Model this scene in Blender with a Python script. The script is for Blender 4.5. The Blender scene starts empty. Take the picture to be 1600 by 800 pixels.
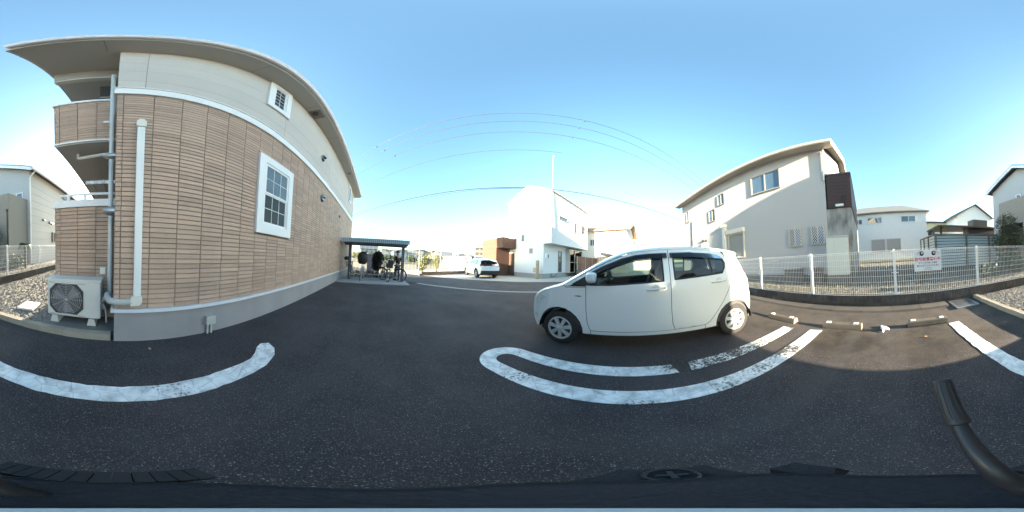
import bpy, bmesh, math, random
from mathutils import Vector, Matrix
from mathutils.geometry import delaunay_2d_cdt
random.seed(7)
S = bpy.context.scene
C = S.collection
R = math.radians
sin, cos, pi = math.sin, math.cos, math.pi

# ------------------------------------------------------------------ camera (360 degree panorama, slightly tilted)
CAM_H = 1.208
PSI, TX, TY = 587.83, -0.0498, 0.0241
a = (PSI - 800) * pi / 800
yaw = Matrix(((cos(a), sin(a), 0), (-sin(a), cos(a), 0), (0, 0, 1)))
tilt = Matrix.Rotation(math.hypot(TX, TY), 3, Vector((TX, TY, 0)).normalized())
W2C = tilt @ yaw                      # world -> (right, forward, up)
rows = W2C
cam = bpy.data.cameras.new('Camera')
cam.type = 'PANO'
try:
    cam.cycles.panorama_type = 'EQUIRECTANGULAR'
except Exception:
    cam.panorama_type = 'EQUIRECTANGULAR'
cam.clip_start = 0.01
cam.clip_end = 3000
co = bpy.data.objects.new('Camera', cam)
C.objects.link(co)
mw = Matrix.Identity(4)
for i in range(3):
    mw[i][0] = rows[0][i]; mw[i][1] = rows[2][i]; mw[i][2] = -rows[1][i]
mw[2][3] = CAM_H
co.matrix_world = mw
S.camera = co

# ------------------------------------------------------------------ sky, sun, exposure
SUN_EL, SUN_DELTA = R(10.0), R(-1.0)      # light travels along (cos d, sin d)
ldir = Vector((cos(SUN_DELTA) * cos(SUN_EL), sin(SUN_DELTA) * cos(SUN_EL), -sin(SUN_EL)))
w = bpy.data.worlds.new('World'); S.world = w; w.use_nodes = True
nt = w.node_tree
for n in list(nt.nodes): nt.nodes.remove(n)
sky = nt.nodes.new('ShaderNodeTexSky'); sky.sky_type = 'NISHITA'; sky.sun_disc = False
sky.sun_elevation = SUN_EL
sky.sun_rotation = math.atan2(-ldir.x, -ldir.y)
sky.altitude = 0; sky.air_density = 1.0; sky.dust_density = 1.5; sky.ozone_density = 3.3
bg = nt.nodes.new('ShaderNodeBackground'); bg.inputs[1].default_value = 0.10
out = nt.nodes.new('ShaderNodeOutputWorld')
wb = nt.nodes.new('ShaderNodeMix'); wb.data_type = 'RGBA'; wb.blend_type = 'MULTIPLY'; wb.inputs[0].default_value = 1.0
wb.inputs[7].default_value = (1.22, 1.22, 0.97, 1)      # the photograph's white balance
nt.links.new(sky.outputs[0], wb.inputs[6]); nt.links.new(wb.outputs[2], bg.inputs[0]); nt.links.new(bg.outputs[0], out.inputs[0])
sd = bpy.data.lights.new('Sun', 'SUN'); sd.energy = 4.8; sd.angle = R(0.53); sd.color = (1.0, 0.85, 0.62)
so = bpy.data.objects.new('Sun', sd); C.objects.link(so)
so.rotation_euler = ldir.to_track_quat('-Z', 'Y').to_euler(); so.location = (-30, 2, 20)
S.view_settings.view_transform = 'Standard'; S.view_settings.look = 'None'
S.view_settings.gamma = 1; S.view_settings.exposure = 3.05
S.view_settings.use_curve_mapping = False
S.render.engine = 'CYCLES'
S.cycles.use_denoising = True
S.cycles.max_bounces = 8; S.cycles.transparent_max_bounces = 16
S.cycles.sample_clamp_indirect = 8

# ------------------------------------------------------------------ materials
MC = {}
def M(name, col, rough=0.6, metal=0.0, var=0.0, vscale=6.0, bump=0.0, bscale=60.0, spec=0.5, rand=0.0, island=0.0, streak=None, var2=0.0, vscale2=.7, streak2=(1, 1, 1)):
    if name in MC: return MC[name]
    m = bpy.data.materials.new(name); m.use_nodes = True
    t = m.node_tree; b = t.nodes['Principled BSDF']; L = t.links.new
    b.inputs['Roughness'].default_value = rough; b.inputs['Metallic'].default_value = metal
    b.inputs['Specular IOR Level'].default_value = spec
    b.inputs['Base Color'].default_value = (*col, 1)
    src = None
    geo = t.nodes.new('ShaderNodeNewGeometry')
    if var or rand or island or var2:
        val = t.nodes.new('ShaderNodeMath'); val.operation = 'ADD'; val.inputs[0].default_value = 1.0; val.inputs[1].default_value = 0
        src = val
        def add(sock, amp):
            nonlocal src
            mm = t.nodes.new('ShaderNodeMath'); mm.operation = 'MULTIPLY_ADD'
            s = t.nodes.new('ShaderNodeMath'); s.operation = 'SUBTRACT'; s.inputs[1].default_value = 0.5
            L(sock, s.inputs[0]); L(s.outputs[0], mm.inputs[0]); mm.inputs[1].default_value = 2 * amp
            L(src.outputs[0], mm.inputs[2]); src = mm
        if var:
            n = t.nodes.new('ShaderNodeTexNoise'); n.inputs['Scale'].default_value = vscale; n.inputs['Detail'].default_value = 6
            if streak:
                mp = t.nodes.new('ShaderNodeMapping'); mp.inputs['Scale'].default_value = streak
                L(geo.outputs['Position'], mp.inputs[0]); L(mp.outputs[0], n.inputs['Vector'])
            else: L(geo.outputs['Position'], n.inputs['Vector'])
            add(n.outputs[0], var)
        if var2:
            n = t.nodes.new('ShaderNodeTexNoise'); n.inputs['Scale'].default_value = vscale2; n.inputs['Detail'].default_value = 5
            mp = t.nodes.new('ShaderNodeMapping'); mp.inputs['Scale'].default_value = streak2
            L(geo.outputs['Position'], mp.inputs[0]); L(mp.outputs[0], n.inputs['Vector']); add(n.outputs[0], var2)
        if rand:
            oi = t.nodes.new('ShaderNodeObjectInfo'); add(oi.outputs['Random'], rand)
        if island: add(geo.outputs['Random Per Island'], island)
        mx = t.nodes.new('ShaderNodeVectorMath'); mx.operation = 'SCALE'
        mx.inputs[0].default_value = col; L(src.outputs[0], mx.inputs['Scale'])
        L(mx.outputs[0], b.inputs['Base Color'])
    if bump:
        n = t.nodes.new('ShaderNodeTexNoise'); n.inputs['Scale'].default_value = bscale; n.inputs['Detail'].default_value = 4
        L(geo.outputs['Position'], n.inputs['Vector'])
        bp = t.nodes.new('ShaderNodeBump'); bp.inputs['Strength'].default_value = bump; bp.inputs['Distance'].default_value = 0.02
        L(n.outputs[0], bp.inputs['Height']); L(bp.outputs[0], b.inputs['Normal'])
    MC[name] = m; return m

def glass(name, tint, refl=0.5, rough=0.02):
    """see-through tinted pane with a mirror-like surface"""
    if name in MC: return MC[name]
    m = bpy.data.materials.new(name); m.use_nodes = True; t = m.node_tree; L = t.links.new
    for n in list(t.nodes): t.nodes.remove(n)
    o = t.nodes.new('ShaderNodeOutputMaterial'); tr = t.nodes.new('ShaderNodeBsdfTransparent'); tr.inputs[0].default_value = (*tint, 1)
    gl = t.nodes.new('ShaderNodeBsdfGlossy'); gl.inputs['Roughness'].default_value = rough
    mx = t.nodes.new('ShaderNodeMixShader'); fr = t.nodes.new('ShaderNodeFresnel'); fr.inputs[0].default_value = 1.0 + refl
    L(fr.outputs[0], mx.inputs[0]); L(tr.outputs[0], mx.inputs[1]); L(gl.outputs[0], mx.inputs[2]); L(mx.outputs[0], o.inputs[0])
    MC[name] = m; return m

# ------------------------------------------------------------------ mesh helpers
MW = {}
class MB:
    def __init__(s): s.v = []; s.f = []
    def add(s, vs, fs):
        k = len(s.v); s.v += [tuple(p) for p in vs]; s.f += [tuple(i + k for i in f) for f in fs]; return s
    def box(s, x0, x1, y0, y1, z0, z1):
        x0, x1 = min(x0, x1), max(x0, x1); y0, y1 = min(y0, y1), max(y0, y1); z0, z1 = min(z0, z1), max(z0, z1)
        return s.add([(x0,y0,z0),(x1,y0,z0),(x1,y1,z0),(x0,y1,z0),(x0,y0,z1),(x1,y0,z1),(x1,y1,z1),(x0,y1,z1)],
                     [(0,3,2,1),(4,5,6,7),(0,1,5,4),(1,2,6,5),(2,3,7,6),(3,0,4,7)])
    def hexa(s, p): return s.add(p, [(0,3,2,1),(4,5,6,7),(0,1,5,4),(1,2,6,5),(2,3,7,6),(3,0,4,7)])
    def cyl(s, p0, p1, r0, r1=None, n=8, caps=True):
        r1 = r0 if r1 is None else r1
        p0, p1 = Vector(p0), Vector(p1); d = (p1 - p0)
        if d.length < 1e-9: return s
        q = d.to_track_quat('Z', 'Y'); vs = []
        for p, r in ((p0, r0), (p1, r1)):
            for i in range(n):
                t = 2 * pi * i / n; vs.append(p + q @ Vector((r * cos(t), r * sin(t), 0)))
        fs = [(i, (i + 1) % n, n + (i + 1) % n, n + i) for i in range(n)]
        if caps: fs += [tuple(range(n))[::-1], tuple(range(n, 2 * n))]
        return s.add(vs, fs)
    def tube(s, pts, r, n=6, closed=False, caps=True):
        pts = [Vector(p) for p in pts]; N = len(pts); rs = r if isinstance(r, (list, tuple)) else [r] * N
        vs = []; up = None
        for i, p in enumerate(pts):
            a_ = pts[i - 1] if (i > 0 or closed) else p
            b_ = pts[(i + 1) % N] if (i < N - 1 or closed) else p
            d = (b_ - a_).normalized()
            if up is None: up = Vector((0, 0, 1)) if abs(d.z) < .9 else Vector((1, 0, 0))
            sx = d.cross(up).normalized(); up = sx.cross(d).normalized()
            for k in range(n):
                t = 2 * pi * k / n; vs.append(p + (sx * cos(t) + up * sin(t)) * rs[i])
        fs = []
        for i in range(N if closed else N - 1):
            j = (i + 1) % N
            for k in range(n): fs.append((i*n+k, i*n+(k+1)%n, j*n+(k+1)%n, j*n+k))
        if caps and not closed: fs += [tuple(range(n))[::-1], tuple(range((N-1)*n, N*n))]
        return s.add(vs, fs)
    def prism(s, poly, axis, a0, a1):
        n = len(poly); vs = []
        for av in (a0, a1):
            for (u, v) in poly:
                vs.append((av, u, v) if axis == 0 else (u, av, v) if axis == 1 else (u, v, av))
        fs = [(i, (i+1) % n, n+(i+1) % n, n+i) for i in range(n)] + [tuple(range(n))[::-1], tuple(range(n, 2*n))]
        return s.add(vs, fs)
    def lathe(s, prof, c, axis=2, n=20):
        vs = []; N = len(prof)
        for (r, h) in prof:
            for k in range(n):
                t = 2*pi*k/n; q = [r*cos(t), r*sin(t)]
                p = (h, q[0], q[1]) if axis == 0 else (q[0], h, q[1]) if axis == 1 else (q[0], q[1], h)
                vs.append((c[0]+p[0], c[1]+p[1], c[2]+p[2]))
        fs = [(i*n+k, i*n+(k+1) % n, (i+1)*n+(k+1) % n, (i+1)*n+k) for i in range(N-1) for k in range(n)]
        return s.add(vs, fs)
    def xf(s, m):
        s.v = [tuple(m @ Vector(p)) for p in s.v]; return s

def put(mesh, name, parent=None, world=True, label=None, cat=None, group=None, kind=None):
    o = bpy.data.objects.new(name, mesh); C.objects.link(o)
    if parent is not None:
        o.parent = parent
        if world and parent.name in MW: o.matrix_parent_inverse = MW[parent.name].inverted()
    tag(o, label, cat, group, kind); return o
def tag(o, label=None, cat=None, group=None, kind=None):
    if label: o['label'] = label
    if cat: o['category'] = cat
    if group: o['group'] = group
    if kind: o['kind'] = kind
    return o
def mesh(mb, name, mat, smooth=False, fix=True):
    me = bpy.data.meshes.new(name); me.from_pydata(mb.v, [], mb.f); me.validate()
    if fix:
        b = bmesh.new(); b.from_mesh(me); bmesh.ops.recalc_face_normals(b, faces=b.faces); b.to_mesh(me); b.free()
    if mat:
        for mt in (mat if isinstance(mat, (list, tuple)) else [mat]): me.materials.append(mt)
    if smooth:
        me.polygons.foreach_set('use_smooth', [True] * len(me.polygons))
        if smooth != 'all':
            try: me.set_sharp_from_angle(angle=R(38))
            except Exception: pass
    return me
def obj(mb, name, mat, parent=None, world=True, smooth=False, label=None, cat=None, group=None, kind=None, fix=True):
    if parent is None and mb.v:
        xs = [p[0] for p in mb.v]; ys = [p[1] for p in mb.v]; z0 = min(p[2] for p in mb.v)
        o0 = ((min(xs)+max(xs))/2, (min(ys)+max(ys))/2, z0)
        mb.v = [(p[0]-o0[0], p[1]-o0[1], p[2]-o0[2]) for p in mb.v]
        o = put(mesh(mb, name, mat, smooth, fix), name, None, True, label, cat, group, kind); o.location = o0
        MW[o.name] = Matrix.Translation(o0); return o
    return put(mesh(mb, name, mat, smooth, fix), name, parent, world, label, cat, group, kind)
def thing(name, loc, label, cat, rotz=0.0, group=None):
    o = bpy.data.objects.new(name, None); C.objects.link(o); o.empty_display_size = .2
    o.location = loc; o.rotation_euler = (0, 0, rotz)
    MW[o.name] = Matrix.Translation(loc) @ Matrix.Rotation(rotz, 4, 'Z')
    return tag(o, label, cat, group)
def copy_tree(o, parent=None):
    c = o.copy(); C.objects.link(c); c.parent = parent
    if parent is None: MW[c.name] = MW.get(o.name, Matrix())
    for ch in list(o.children): copy_tree(ch, c)
    return c
def fit_poly(poly, d):      # shrink a 2D polygon inwards by d
    n = len(poly); A = sum(poly[i][0]*poly[(i+1)%n][1]-poly[(i+1)%n][0]*poly[i][1] for i in range(n)); sg = 1 if A > 0 else -1
    outp = []
    for i in range(n):
        p0, p1, p2 = Vector(poly[i-1]), Vector(poly[i]), Vector(poly[(i+1)%n])
        d1 = (p1-p0).normalized(); d2 = (p2-p1).normalized()
        n1 = Vector((-d1.y, d1.x))*sg; n2 = Vector((-d2.y, d2.x))*sg
        b = n1+n2
        if b.length < 1e-6: b = n1.copy()
        b.normalize(); k = max(.35, b.dot(n1)); q = p1+b*(d/k); outp.append((q.x, q.y))
    return outp
def inside(p, poly):
    x, y = p; c = False; n = len(poly); j = n-1
    for i in range(n):
        xi, yi = poly[i]; xj, yj = poly[j]
        if (yi > y) != (yj > y) and x < (xj-xi)*(y-yi)/(yj-yi)+xi: c = not c
        j = i
    return c
def densify(poly, step):
    o = []
    for i in range(len(poly)):
        p, q = Vector(poly[i]), Vector(poly[(i+1) % len(poly)]); k = max(1, int((q-p).length/step))
        for j in range(k): o.append(tuple(p+(q-p)*(j/k)))
    return o
def cdt(outer, holes, step, fn):
    """triangulated 2D region with holes, mapped to 3D by fn(u, v)"""
    outer = densify(outer, step); holes = [densify(h, step) for h in holes]
    pts = []; edges = []
    for ring in [outer]+holes:
        k = len(pts); pts += [Vector(p) for p in ring]; edges += [(k+i, k+(i+1) % len(ring)) for i in range(len(ring))]
    x0, x1 = min(p[0] for p in outer), max(p[0] for p in outer); y0, y1 = min(p[1] for p in outer), max(p[1] for p in outer)
    nx, ny = int((x1-x0)/step)+1, int((y1-y0)/step)+1
    for i in range(nx):
        for j in range(ny):
            p = (x0+(i+.5)*step, y0+(j+.5)*step)
            if inside(p, outer) and not any(inside(p, h) for h in holes):
                if min((Vector(p)-q).length for q in pts[:len(edges)]) > step*.45: pts.append(Vector(p))
    r = delaunay_2d_cdt(pts, edges, [], 0, 1e-6)
    vs, fs = r[0], r[2]; ff = []
    for f in fs:
        c = sum((vs[i] for i in f), Vector((0, 0)))/len(f); c = (c.x, c.y)
        if inside(c, outer) and not any(inside(c, h) for h in holes): ff.append(tuple(f))
    return MB().add([fn(p.x, p.y) for p in vs], ff)

class Frame:     # a vertical wall: s runs along u, z up, o outwards
    def __init__(s, org, u, n): s.o = Vector(org); s.u = Vector(u).normalized(); s.n = Vector(n).normalized()
    def p(s, a_, z, o=0): q = s.o + s.u*a_ + s.n*o; return (q.x, q.y, s.o.z+z)
    def box(s, mb, s0, s1, z0, z1, o0, o1):
        return mb.hexa([s.p(s0,z0,o0), s.p(s1,z0,o0), s.p(s1,z0,o1), s.p(s0,z0,o1), s.p(s0,z1,o0), s.p(s1,z1,o0), s.p(s1,z1,o1), s.p(s0,z1,o1)])
def bar_frame(fr, mb, s0, s1, z0, z1, wd, o0, o1):
    fr.box(mb, s0, s0+wd, z0, z1, o0, o1); fr.box(mb, s1-wd, s1, z0, z1, o0, o1)
    fr.box(mb, s0+wd, s1-wd, z0, z0+wd, o0, o1); fr.box(mb, s0+wd, s1-wd, z1-wd, z1, o0, o1); return mb
def window(parent, fr, s0, s1, z0, z1, fmat, gmats, wd=.05, proud=.05, split=1, shut=False, world=False):
    s0, s1 = min(s0, s1), max(s0, s1)
    wn = obj(bar_frame(fr, MB(), s0, s1, z0, z1, wd, -.02, proud), 'window', fmat, parent, world)
    k = (s1-s0-2*wd)/split
    for i in range(split):
        a0, a1 = s0+wd+i*k, s0+wd+(i+1)*k
        sw = min(.028, k*.09)
        fm = obj(bar_frame(fr, MB(), a0+.002, a1-.002, z0+wd+.002, z1-wd-.002, sw, -.015, proud*.55+.008*i), 'sash', fmat, wn, world)
        obj(fr.box(MB(), a0+sw+.004, a1-sw-.004, z0+wd+sw+.004, z1-wd-sw-.004, -.01, proud*.2+.006*i), 'pane', gmats[i % len(gmats)], wn, world)
    return wn
# ------------------------------------------------------------------ special materials
def asphalt(name, base, stains=(), dust_sun_tint=False):
    m = bpy.data.materials.new(name); m.use_nodes = True; t = m.node_tree; L = t.links.new; b = t.nodes['Principled BSDF']
    geo = t.nodes.new('ShaderNodeNewGeometry')
    def noise(sc, det=4, rough=.5):
        n = t.nodes.new('ShaderNodeTexNoise'); n.inputs['Scale'].default_value = sc; n.inputs['Detail'].default_value = det; n.inputs['Roughness'].default_value = rough
        L(geo.outputs['Position'], n.inputs['Vector']); return n.outputs[0]
    def ramp(x, stops):
        r = t.nodes.new('ShaderNodeValToRGB'); L(x, r.inputs[0]); e = r.color_ramp.elements
        while len(e) < len(stops): e.new(.5)
        for k, (p, c) in enumerate(stops): e[k].position = p; e[k].color = (c, c, c, 1) if not isinstance(c, tuple) else (*c, 1)
        return r.outputs[0]
    def mix(f, x, y, mode='MIX'):
        n = t.nodes.new('ShaderNodeMix'); n.data_type = 'RGBA'; n.blend_type = mode; n.clamp_factor = True
        if isinstance(f, float): n.inputs[0].default_value = f
        else: L(f, n.inputs[0])
        for k, q in ((6, x), (7, y)):
            if isinstance(q, tuple): n.inputs[k].default_value = (*q, 1)
            else: L(q, n.inputs[k])
        return n.outputs[2]
    col = ramp(noise(140, 3, .7), [(.3, tuple(c*.6 for c in base)), (.52, base), (.75, tuple(c*1.5 for c in base))])
    big = ramp(noise(1.1, 8, .62), [(.32, .62), (.5, 1.0), (.7, 1.5)])
    col = mix(1.0, col, big, 'MULTIPLY')
    # pale stone chips of the aggregate
    for sc, thr, c in ((185, .80, (.21, .20, .20)), (125, .93, (.27, .26, .25)), (300, .66, (.13, .125, .125))):
        v = t.nodes.new('ShaderNodeTexVoronoi'); v.inputs['Scale'].default_value = sc; L(geo.outputs['Position'], v.inputs['Vector'])
        sp = t.nodes.new('ShaderNodeSeparateColor'); L(v.outputs['Color'], sp.inputs[0])
        g1 = t.nodes.new('ShaderNodeMath'); g1.operation = 'GREATER_THAN'; g1.inputs[1].default_value = thr; L(sp.outputs[0], g1.inputs[0])
        g2 = t.nodes.new('ShaderNodeMath'); g2.operation = 'LESS_THAN'; g2.inputs[1].default_value = .33; L(v.outputs['Distance'], g2.inputs[0])
        g = t.nodes.new('ShaderNodeMath'); g.operation = 'MULTIPLY'; L(g1.outputs[0], g.inputs[0]); L(g2.outputs[0], g.inputs[1])
        col = mix(g.outputs[0], col, c)
    for (sx, sy, rx, ry, amt) in stains:
        mp = t.nodes.new('ShaderNodeMapping'); mp.vector_type = 'POINT'
        mp.inputs['Location'].default_value = (-sx/rx, -sy/ry, 0); mp.inputs['Scale'].default_value = (1/rx, 1/ry, 0)
        L(geo.outputs['Position'], mp.inputs[0])
        ln = t.nodes.new('ShaderNodeVectorMath'); ln.operation = 'LENGTH'; L(mp.outputs[0], ln.inputs[0])
        ad = t.nodes.new('ShaderNodeMath'); ad.operation = 'MULTIPLY_ADD'; L(noise(5, 6), ad.inputs[0]); ad.inputs[1].default_value = 1.1; L(ln.outputs['Value'], ad.inputs[2])
        f = ramp(ad.outputs[0], [(.0, amt), (.95, amt*.9), (1.0, 0.0)]) if False else None
        mr = t.nodes.new('ShaderNodeMapRange'); mr.inputs[1].default_value = 1.15; mr.inputs[2].default_value = 1.55; mr.inputs[3].default_value = amt; mr.inputs[4].default_value = 0
        L(ad.outputs[0], mr.inputs[0])
        col = mix(mr.outputs[0], col, (.012, .010, .009))
    if dust_sun_tint:      # sandy dust towards the wall with sunlit warmth put into its colour, and paler wheel tracks along the bays
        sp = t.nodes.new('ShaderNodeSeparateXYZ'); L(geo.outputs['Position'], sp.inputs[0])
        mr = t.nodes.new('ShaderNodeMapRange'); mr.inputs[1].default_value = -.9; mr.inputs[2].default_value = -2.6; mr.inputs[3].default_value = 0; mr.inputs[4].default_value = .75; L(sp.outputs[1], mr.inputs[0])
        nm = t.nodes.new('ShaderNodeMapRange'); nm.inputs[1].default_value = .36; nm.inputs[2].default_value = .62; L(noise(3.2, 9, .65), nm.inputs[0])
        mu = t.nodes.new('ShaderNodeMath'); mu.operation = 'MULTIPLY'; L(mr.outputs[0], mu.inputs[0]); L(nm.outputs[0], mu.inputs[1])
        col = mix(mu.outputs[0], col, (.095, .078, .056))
        mp = t.nodes.new('ShaderNodeMapping'); mp.inputs['Scale'].default_value = (2.6, .16, 1); L(geo.outputs['Position'], mp.inputs[0])
        n = t.nodes.new('ShaderNodeTexNoise'); n.inputs['Scale'].default_value = 1.0; n.inputs['Detail'].default_value = 3; L(mp.outputs[0], n.inputs['Vector'])
        nr = t.nodes.new('ShaderNodeMapRange'); nr.inputs[1].default_value = .5; nr.inputs[2].default_value = .72; nr.inputs[4].default_value = .3; L(n.outputs[0], nr.inputs[0])
        col = mix(nr.outputs[0], col, (.085, .078, .074))
    L(col, b.inputs['Base Color']); b.inputs['Roughness'].default_value = .82; b.inputs['Specular IOR Level'].default_value = .35
    bp = t.nodes.new('ShaderNodeBump'); bp.inputs['Strength'].default_value = .55; bp.inputs['Distance'].default_value = .012
    L(noise(110, 4, .7), bp.inputs['Height']); L(bp.outputs[0], b.inputs['Normal'])
    MC[name] = m; return m
def paint_mat(name, wear):
    m = bpy.data.materials.new(name); m.use_nodes = True; t = m.node_tree; L = t.links.new; b = t.nodes['Principled BSDF']
    geo = t.nodes.new('ShaderNodeNewGeometry')
    n1 = t.nodes.new('ShaderNodeTexNoise'); n1.inputs['Scale'].default_value = 34; n1.inputs['Detail'].default_value = 9; n1.inputs['Roughness'].default_value = .75
    n2 = t.nodes.new('ShaderNodeTexNoise'); n2.inputs['Scale'].default_value = 1.7; n2.inputs['Detail'].default_value = 2
    vo = t.nodes.new('ShaderNodeTexVoronoi'); vo.feature = 'DISTANCE_TO_EDGE'; vo.inputs['Scale'].default_value = 8
    for n in (n1, n2, vo): L(geo.outputs['Position'], n.inputs['Vector'])
    ma = t.nodes.new('ShaderNodeMath'); ma.operation = 'MULTIPLY_ADD'; ma.inputs[1].default_value = .95; L(n2.outputs[0], ma.inputs[0]); L(n1.outputs[0], ma.inputs[2])
    mr = t.nodes.new('ShaderNodeMapRange'); mr.inputs[1].default_value = wear; mr.inputs[2].default_value = wear+.07; L(ma.outputs[0], mr.inputs[0])
    ck = t.nodes.new('ShaderNodeMapRange'); ck.inputs[1].default_value = .012; ck.inputs[2].default_value = .03; ck.inputs[3].default_value = .3; ck.inputs[4].default_value = 0; L(vo.outputs[0], ck.inputs[0])
    mxm = t.nodes.new('ShaderNodeMath'); mxm.operation = 'MAXIMUM'; L(mr.outputs[0], mxm.inputs[0]); L(ck.outputs[0], mxm.inputs[1])
    n3 = t.nodes.new('ShaderNodeTexNoise'); n3.inputs['Scale'].default_value = 9; n3.inputs['Detail'].default_value = 5; L(geo.outputs['Position'], n3.inputs['Vector'])
    cr = t.nodes.new('ShaderNodeValToRGB'); L(n3.outputs[0], cr.inputs[0]); cr.color_ramp.elements[0].color = (.50, .50, .49, 1); cr.color_ramp.elements[1].color = (.84, .84, .82, 1)
    cr.color_ramp.elements[0].position = .3; cr.color_ramp.elements[1].position = .6
    mx = t.nodes.new('ShaderNodeMix'); mx.data_type = 'RGBA'; L(mxm.outputs[0], mx.inputs[0]); L(cr.outputs[0], mx.inputs[6]); mx.inputs[7].default_value = (.06, .06, .06, 1)
    L(mx.outputs[2], b.inputs['Base Color']); b.inputs['Roughness'].default_value = .7
    bp = t.nodes.new('ShaderNodeBump'); bp.inputs['Strength'].default_value = .5; bp.inputs['Distance'].default_value = .01; L(n1.outputs[0], bp.inputs['Height']); L(bp.outputs[0], b.inputs['Normal'])
    return m
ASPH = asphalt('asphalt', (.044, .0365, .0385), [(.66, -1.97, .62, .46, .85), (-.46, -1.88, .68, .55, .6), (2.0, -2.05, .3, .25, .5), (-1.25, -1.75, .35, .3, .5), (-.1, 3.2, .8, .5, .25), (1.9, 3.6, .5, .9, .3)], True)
ROADM = asphalt('road_asphalt', (.058, .052, .054))
PAINT = paint_mat('worn_paint', 1.10); PAINT2 = paint_mat('very_worn_paint', 1.0)
CONC = M('concrete', (.36, .35, .33), .85, var=.25, vscale=3, bump=.3, bscale=50)
CONC_D = M('dark_concrete', (.135, .13, .125), .9, var=.35, vscale=4, bump=.4, bscale=40)
FOUND = M('foundation_render', (.30, .295, .30), .85, var=.12, vscale=2.5, bump=.15, bscale=70, var2=.2, vscale2=2, streak2=(1, 1, .3))
WHITE = M('white_metal', (.78, .79, .79), .4, var=.03)
WHITEP = M('white_plastic', (.74, .75, .73), .45, var=.06, vscale=3)
TRIM = M('white_trim', (.76, .76, .75), .5, var=.05, vscale=2)
DARK = M('dark_metal', (.03, .03, .032), .45)
BLACKP = M('black_plastic', (.015, .015, .017), .5)
RUBBER = M('tyre_rubber', (.022, .021, .021), .85, bump=.2, bscale=90)
WGLASS = M('window_glass', (.035, .05, .07), .04, spec=1.0)
WGLASS2 = M('window_glass_curtain', (.07, .12, .18), .06, spec=1.0, var=.35, vscale=9, streak=(3, 3, .2))
ALU = M('aluminium', (.55, .56, .57), .35, metal=.8)
STEEL = M('stainless', (.36, .37, .38), .32, metal=.8)

# ------------------------------------------------------------------ ground and road
NR, TR = Vector((.766, .643)), Vector((.643, -.766))
def rd(n, t_): q = NR*n + TR*t_; return (q.x, q.y)
def sheet(poly, z, name, mat, th=.0, label=None, parent=None, kind='structure'):
    mb = MB()
    if th: mb.prism(poly, 2, z-th, z)
    else: mb.add([(x, y, z) for x, y in poly], [tuple(range(len(poly)))])
    return obj(mb, name, mat, parent, kind=kind if parent is None else None, label=label)
SOIL = M('sandy_soil', (.20, .17, .12), .95, var=.35, vscale=.6, bump=.5, bscale=12)
GRASSM = M('dry_lawn_soil', (.105, .088, .066), .95, var=.5, vscale=1.2, bump=.6, bscale=14)
sheet([(-900, -900), (900, -900), (900, 900), (-900, 900)], -.03, 'ground', SOIL, label='sandy bare ground reaching to the hills')
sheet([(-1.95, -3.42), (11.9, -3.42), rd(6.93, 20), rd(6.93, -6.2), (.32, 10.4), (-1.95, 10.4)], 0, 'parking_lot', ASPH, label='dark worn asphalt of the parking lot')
sheet([rd(7.1, -70), rd(7.1, 90), rd(11.1, 90), rd(11.1, -70)], 0.0, 'road', ROADM, label='grey asphalt street beyond the parking lot')
g = put(None, 'gutter_strip', kind='structure', label='pale concrete gutter strip along the street edge')
for i in range(-8, 40):
    t0 = i*.62
    if 1.0 < t0 < 1.5: continue
    mb = MB(); p = [rd(6.90, t0), rd(7.13, t0), rd(7.13, t0+.605), rd(6.90, t0+.605)]
    mb.prism(p, 2, -.02, .012+random.uniform(-.002, .003)); obj(mb, 'gutter_slab', CONC, g)
sheet([rd(11.1, -12), rd(11.1, 30), rd(30, 30), rd(30, -12)], .012, 'concrete_apron', M('pale_concrete', (.42, .41, .37), .9, var=.18, vscale=1.5, bump=.2), label='pale concrete forecourt in front of the white house')
LAWN = sheet([(-40, -3.66+.0), (5.9, -3.72), (13, -3.8), (40, -3.8), (40, -60), (-40, -60)], .25, 'neighbour_ground', GRASSM, .28, label='brown weedy ground of the neighbouring plots')
# painted bay lines
def line_poly(name, poly, mat, label):
    obj(MB().prism(poly, 2, .001, .006), name, mat, kind='structure', label=label)
jag = lambda x, s: x+random.uniform(-s, s)
lp = [(jag(-1.045, .006), -2.37+.06*k) for k in range(60)]+[(-1.10, 1.28), (-1.18, 1.40), (-1.21, 1.50), (-1.15, 1.58), (-1.02, 1.52), (-.93, 1.40)]+[(jag(-.865, .006), 1.18-.06*k) for k in range(60)]
line_poly('bay_line', lp, PAINT, 'long white bay line beside the tiled building')
def arc(cx, cy, r, a0, a1, n): return [(cx+r*cos(R(a0+(a1-a0)*k/n)), cy+r*sin(R(a0+(a1-a0)*k/n))) for k in range(n+1)]
cy0 = 1.25
outer = [(1.045, y) for y in (-.55, -.2, .2, .6, 1.0)]+arc(1.35, cy0, .305, 180, 0, 18)+[(1.655, y) for y in (1.0, .6, .2, -.1, -.36)]
inner = [(1.475, -.40)]+[(1.475, y) for y in (-.1, .2, .6, 1.0)]+arc(1.35, cy0, .125, 0, 180, 14)+[(1.225, y) for y in (1.0, .6, .2, -.2, -.55)]
line_poly('bay_loop_line', outer+inner, PAINT, 'white hairpin bay line with a rounded end beside the white car')
line_poly('bay_line', [(1.05, -2.27), (1.235, -2.24), (1.225, -.553), (1.045, -.553)], PAINT2, 'worn straight leg of the white hairpin line nearest the camera')
line_poly('bay_line', [(1.52, -2.2), (1.70, -2.17), (1.655, -.55), (1.475, -.52)], PAINT2, 'worn straight leg of the white hairpin line under the white car')
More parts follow.
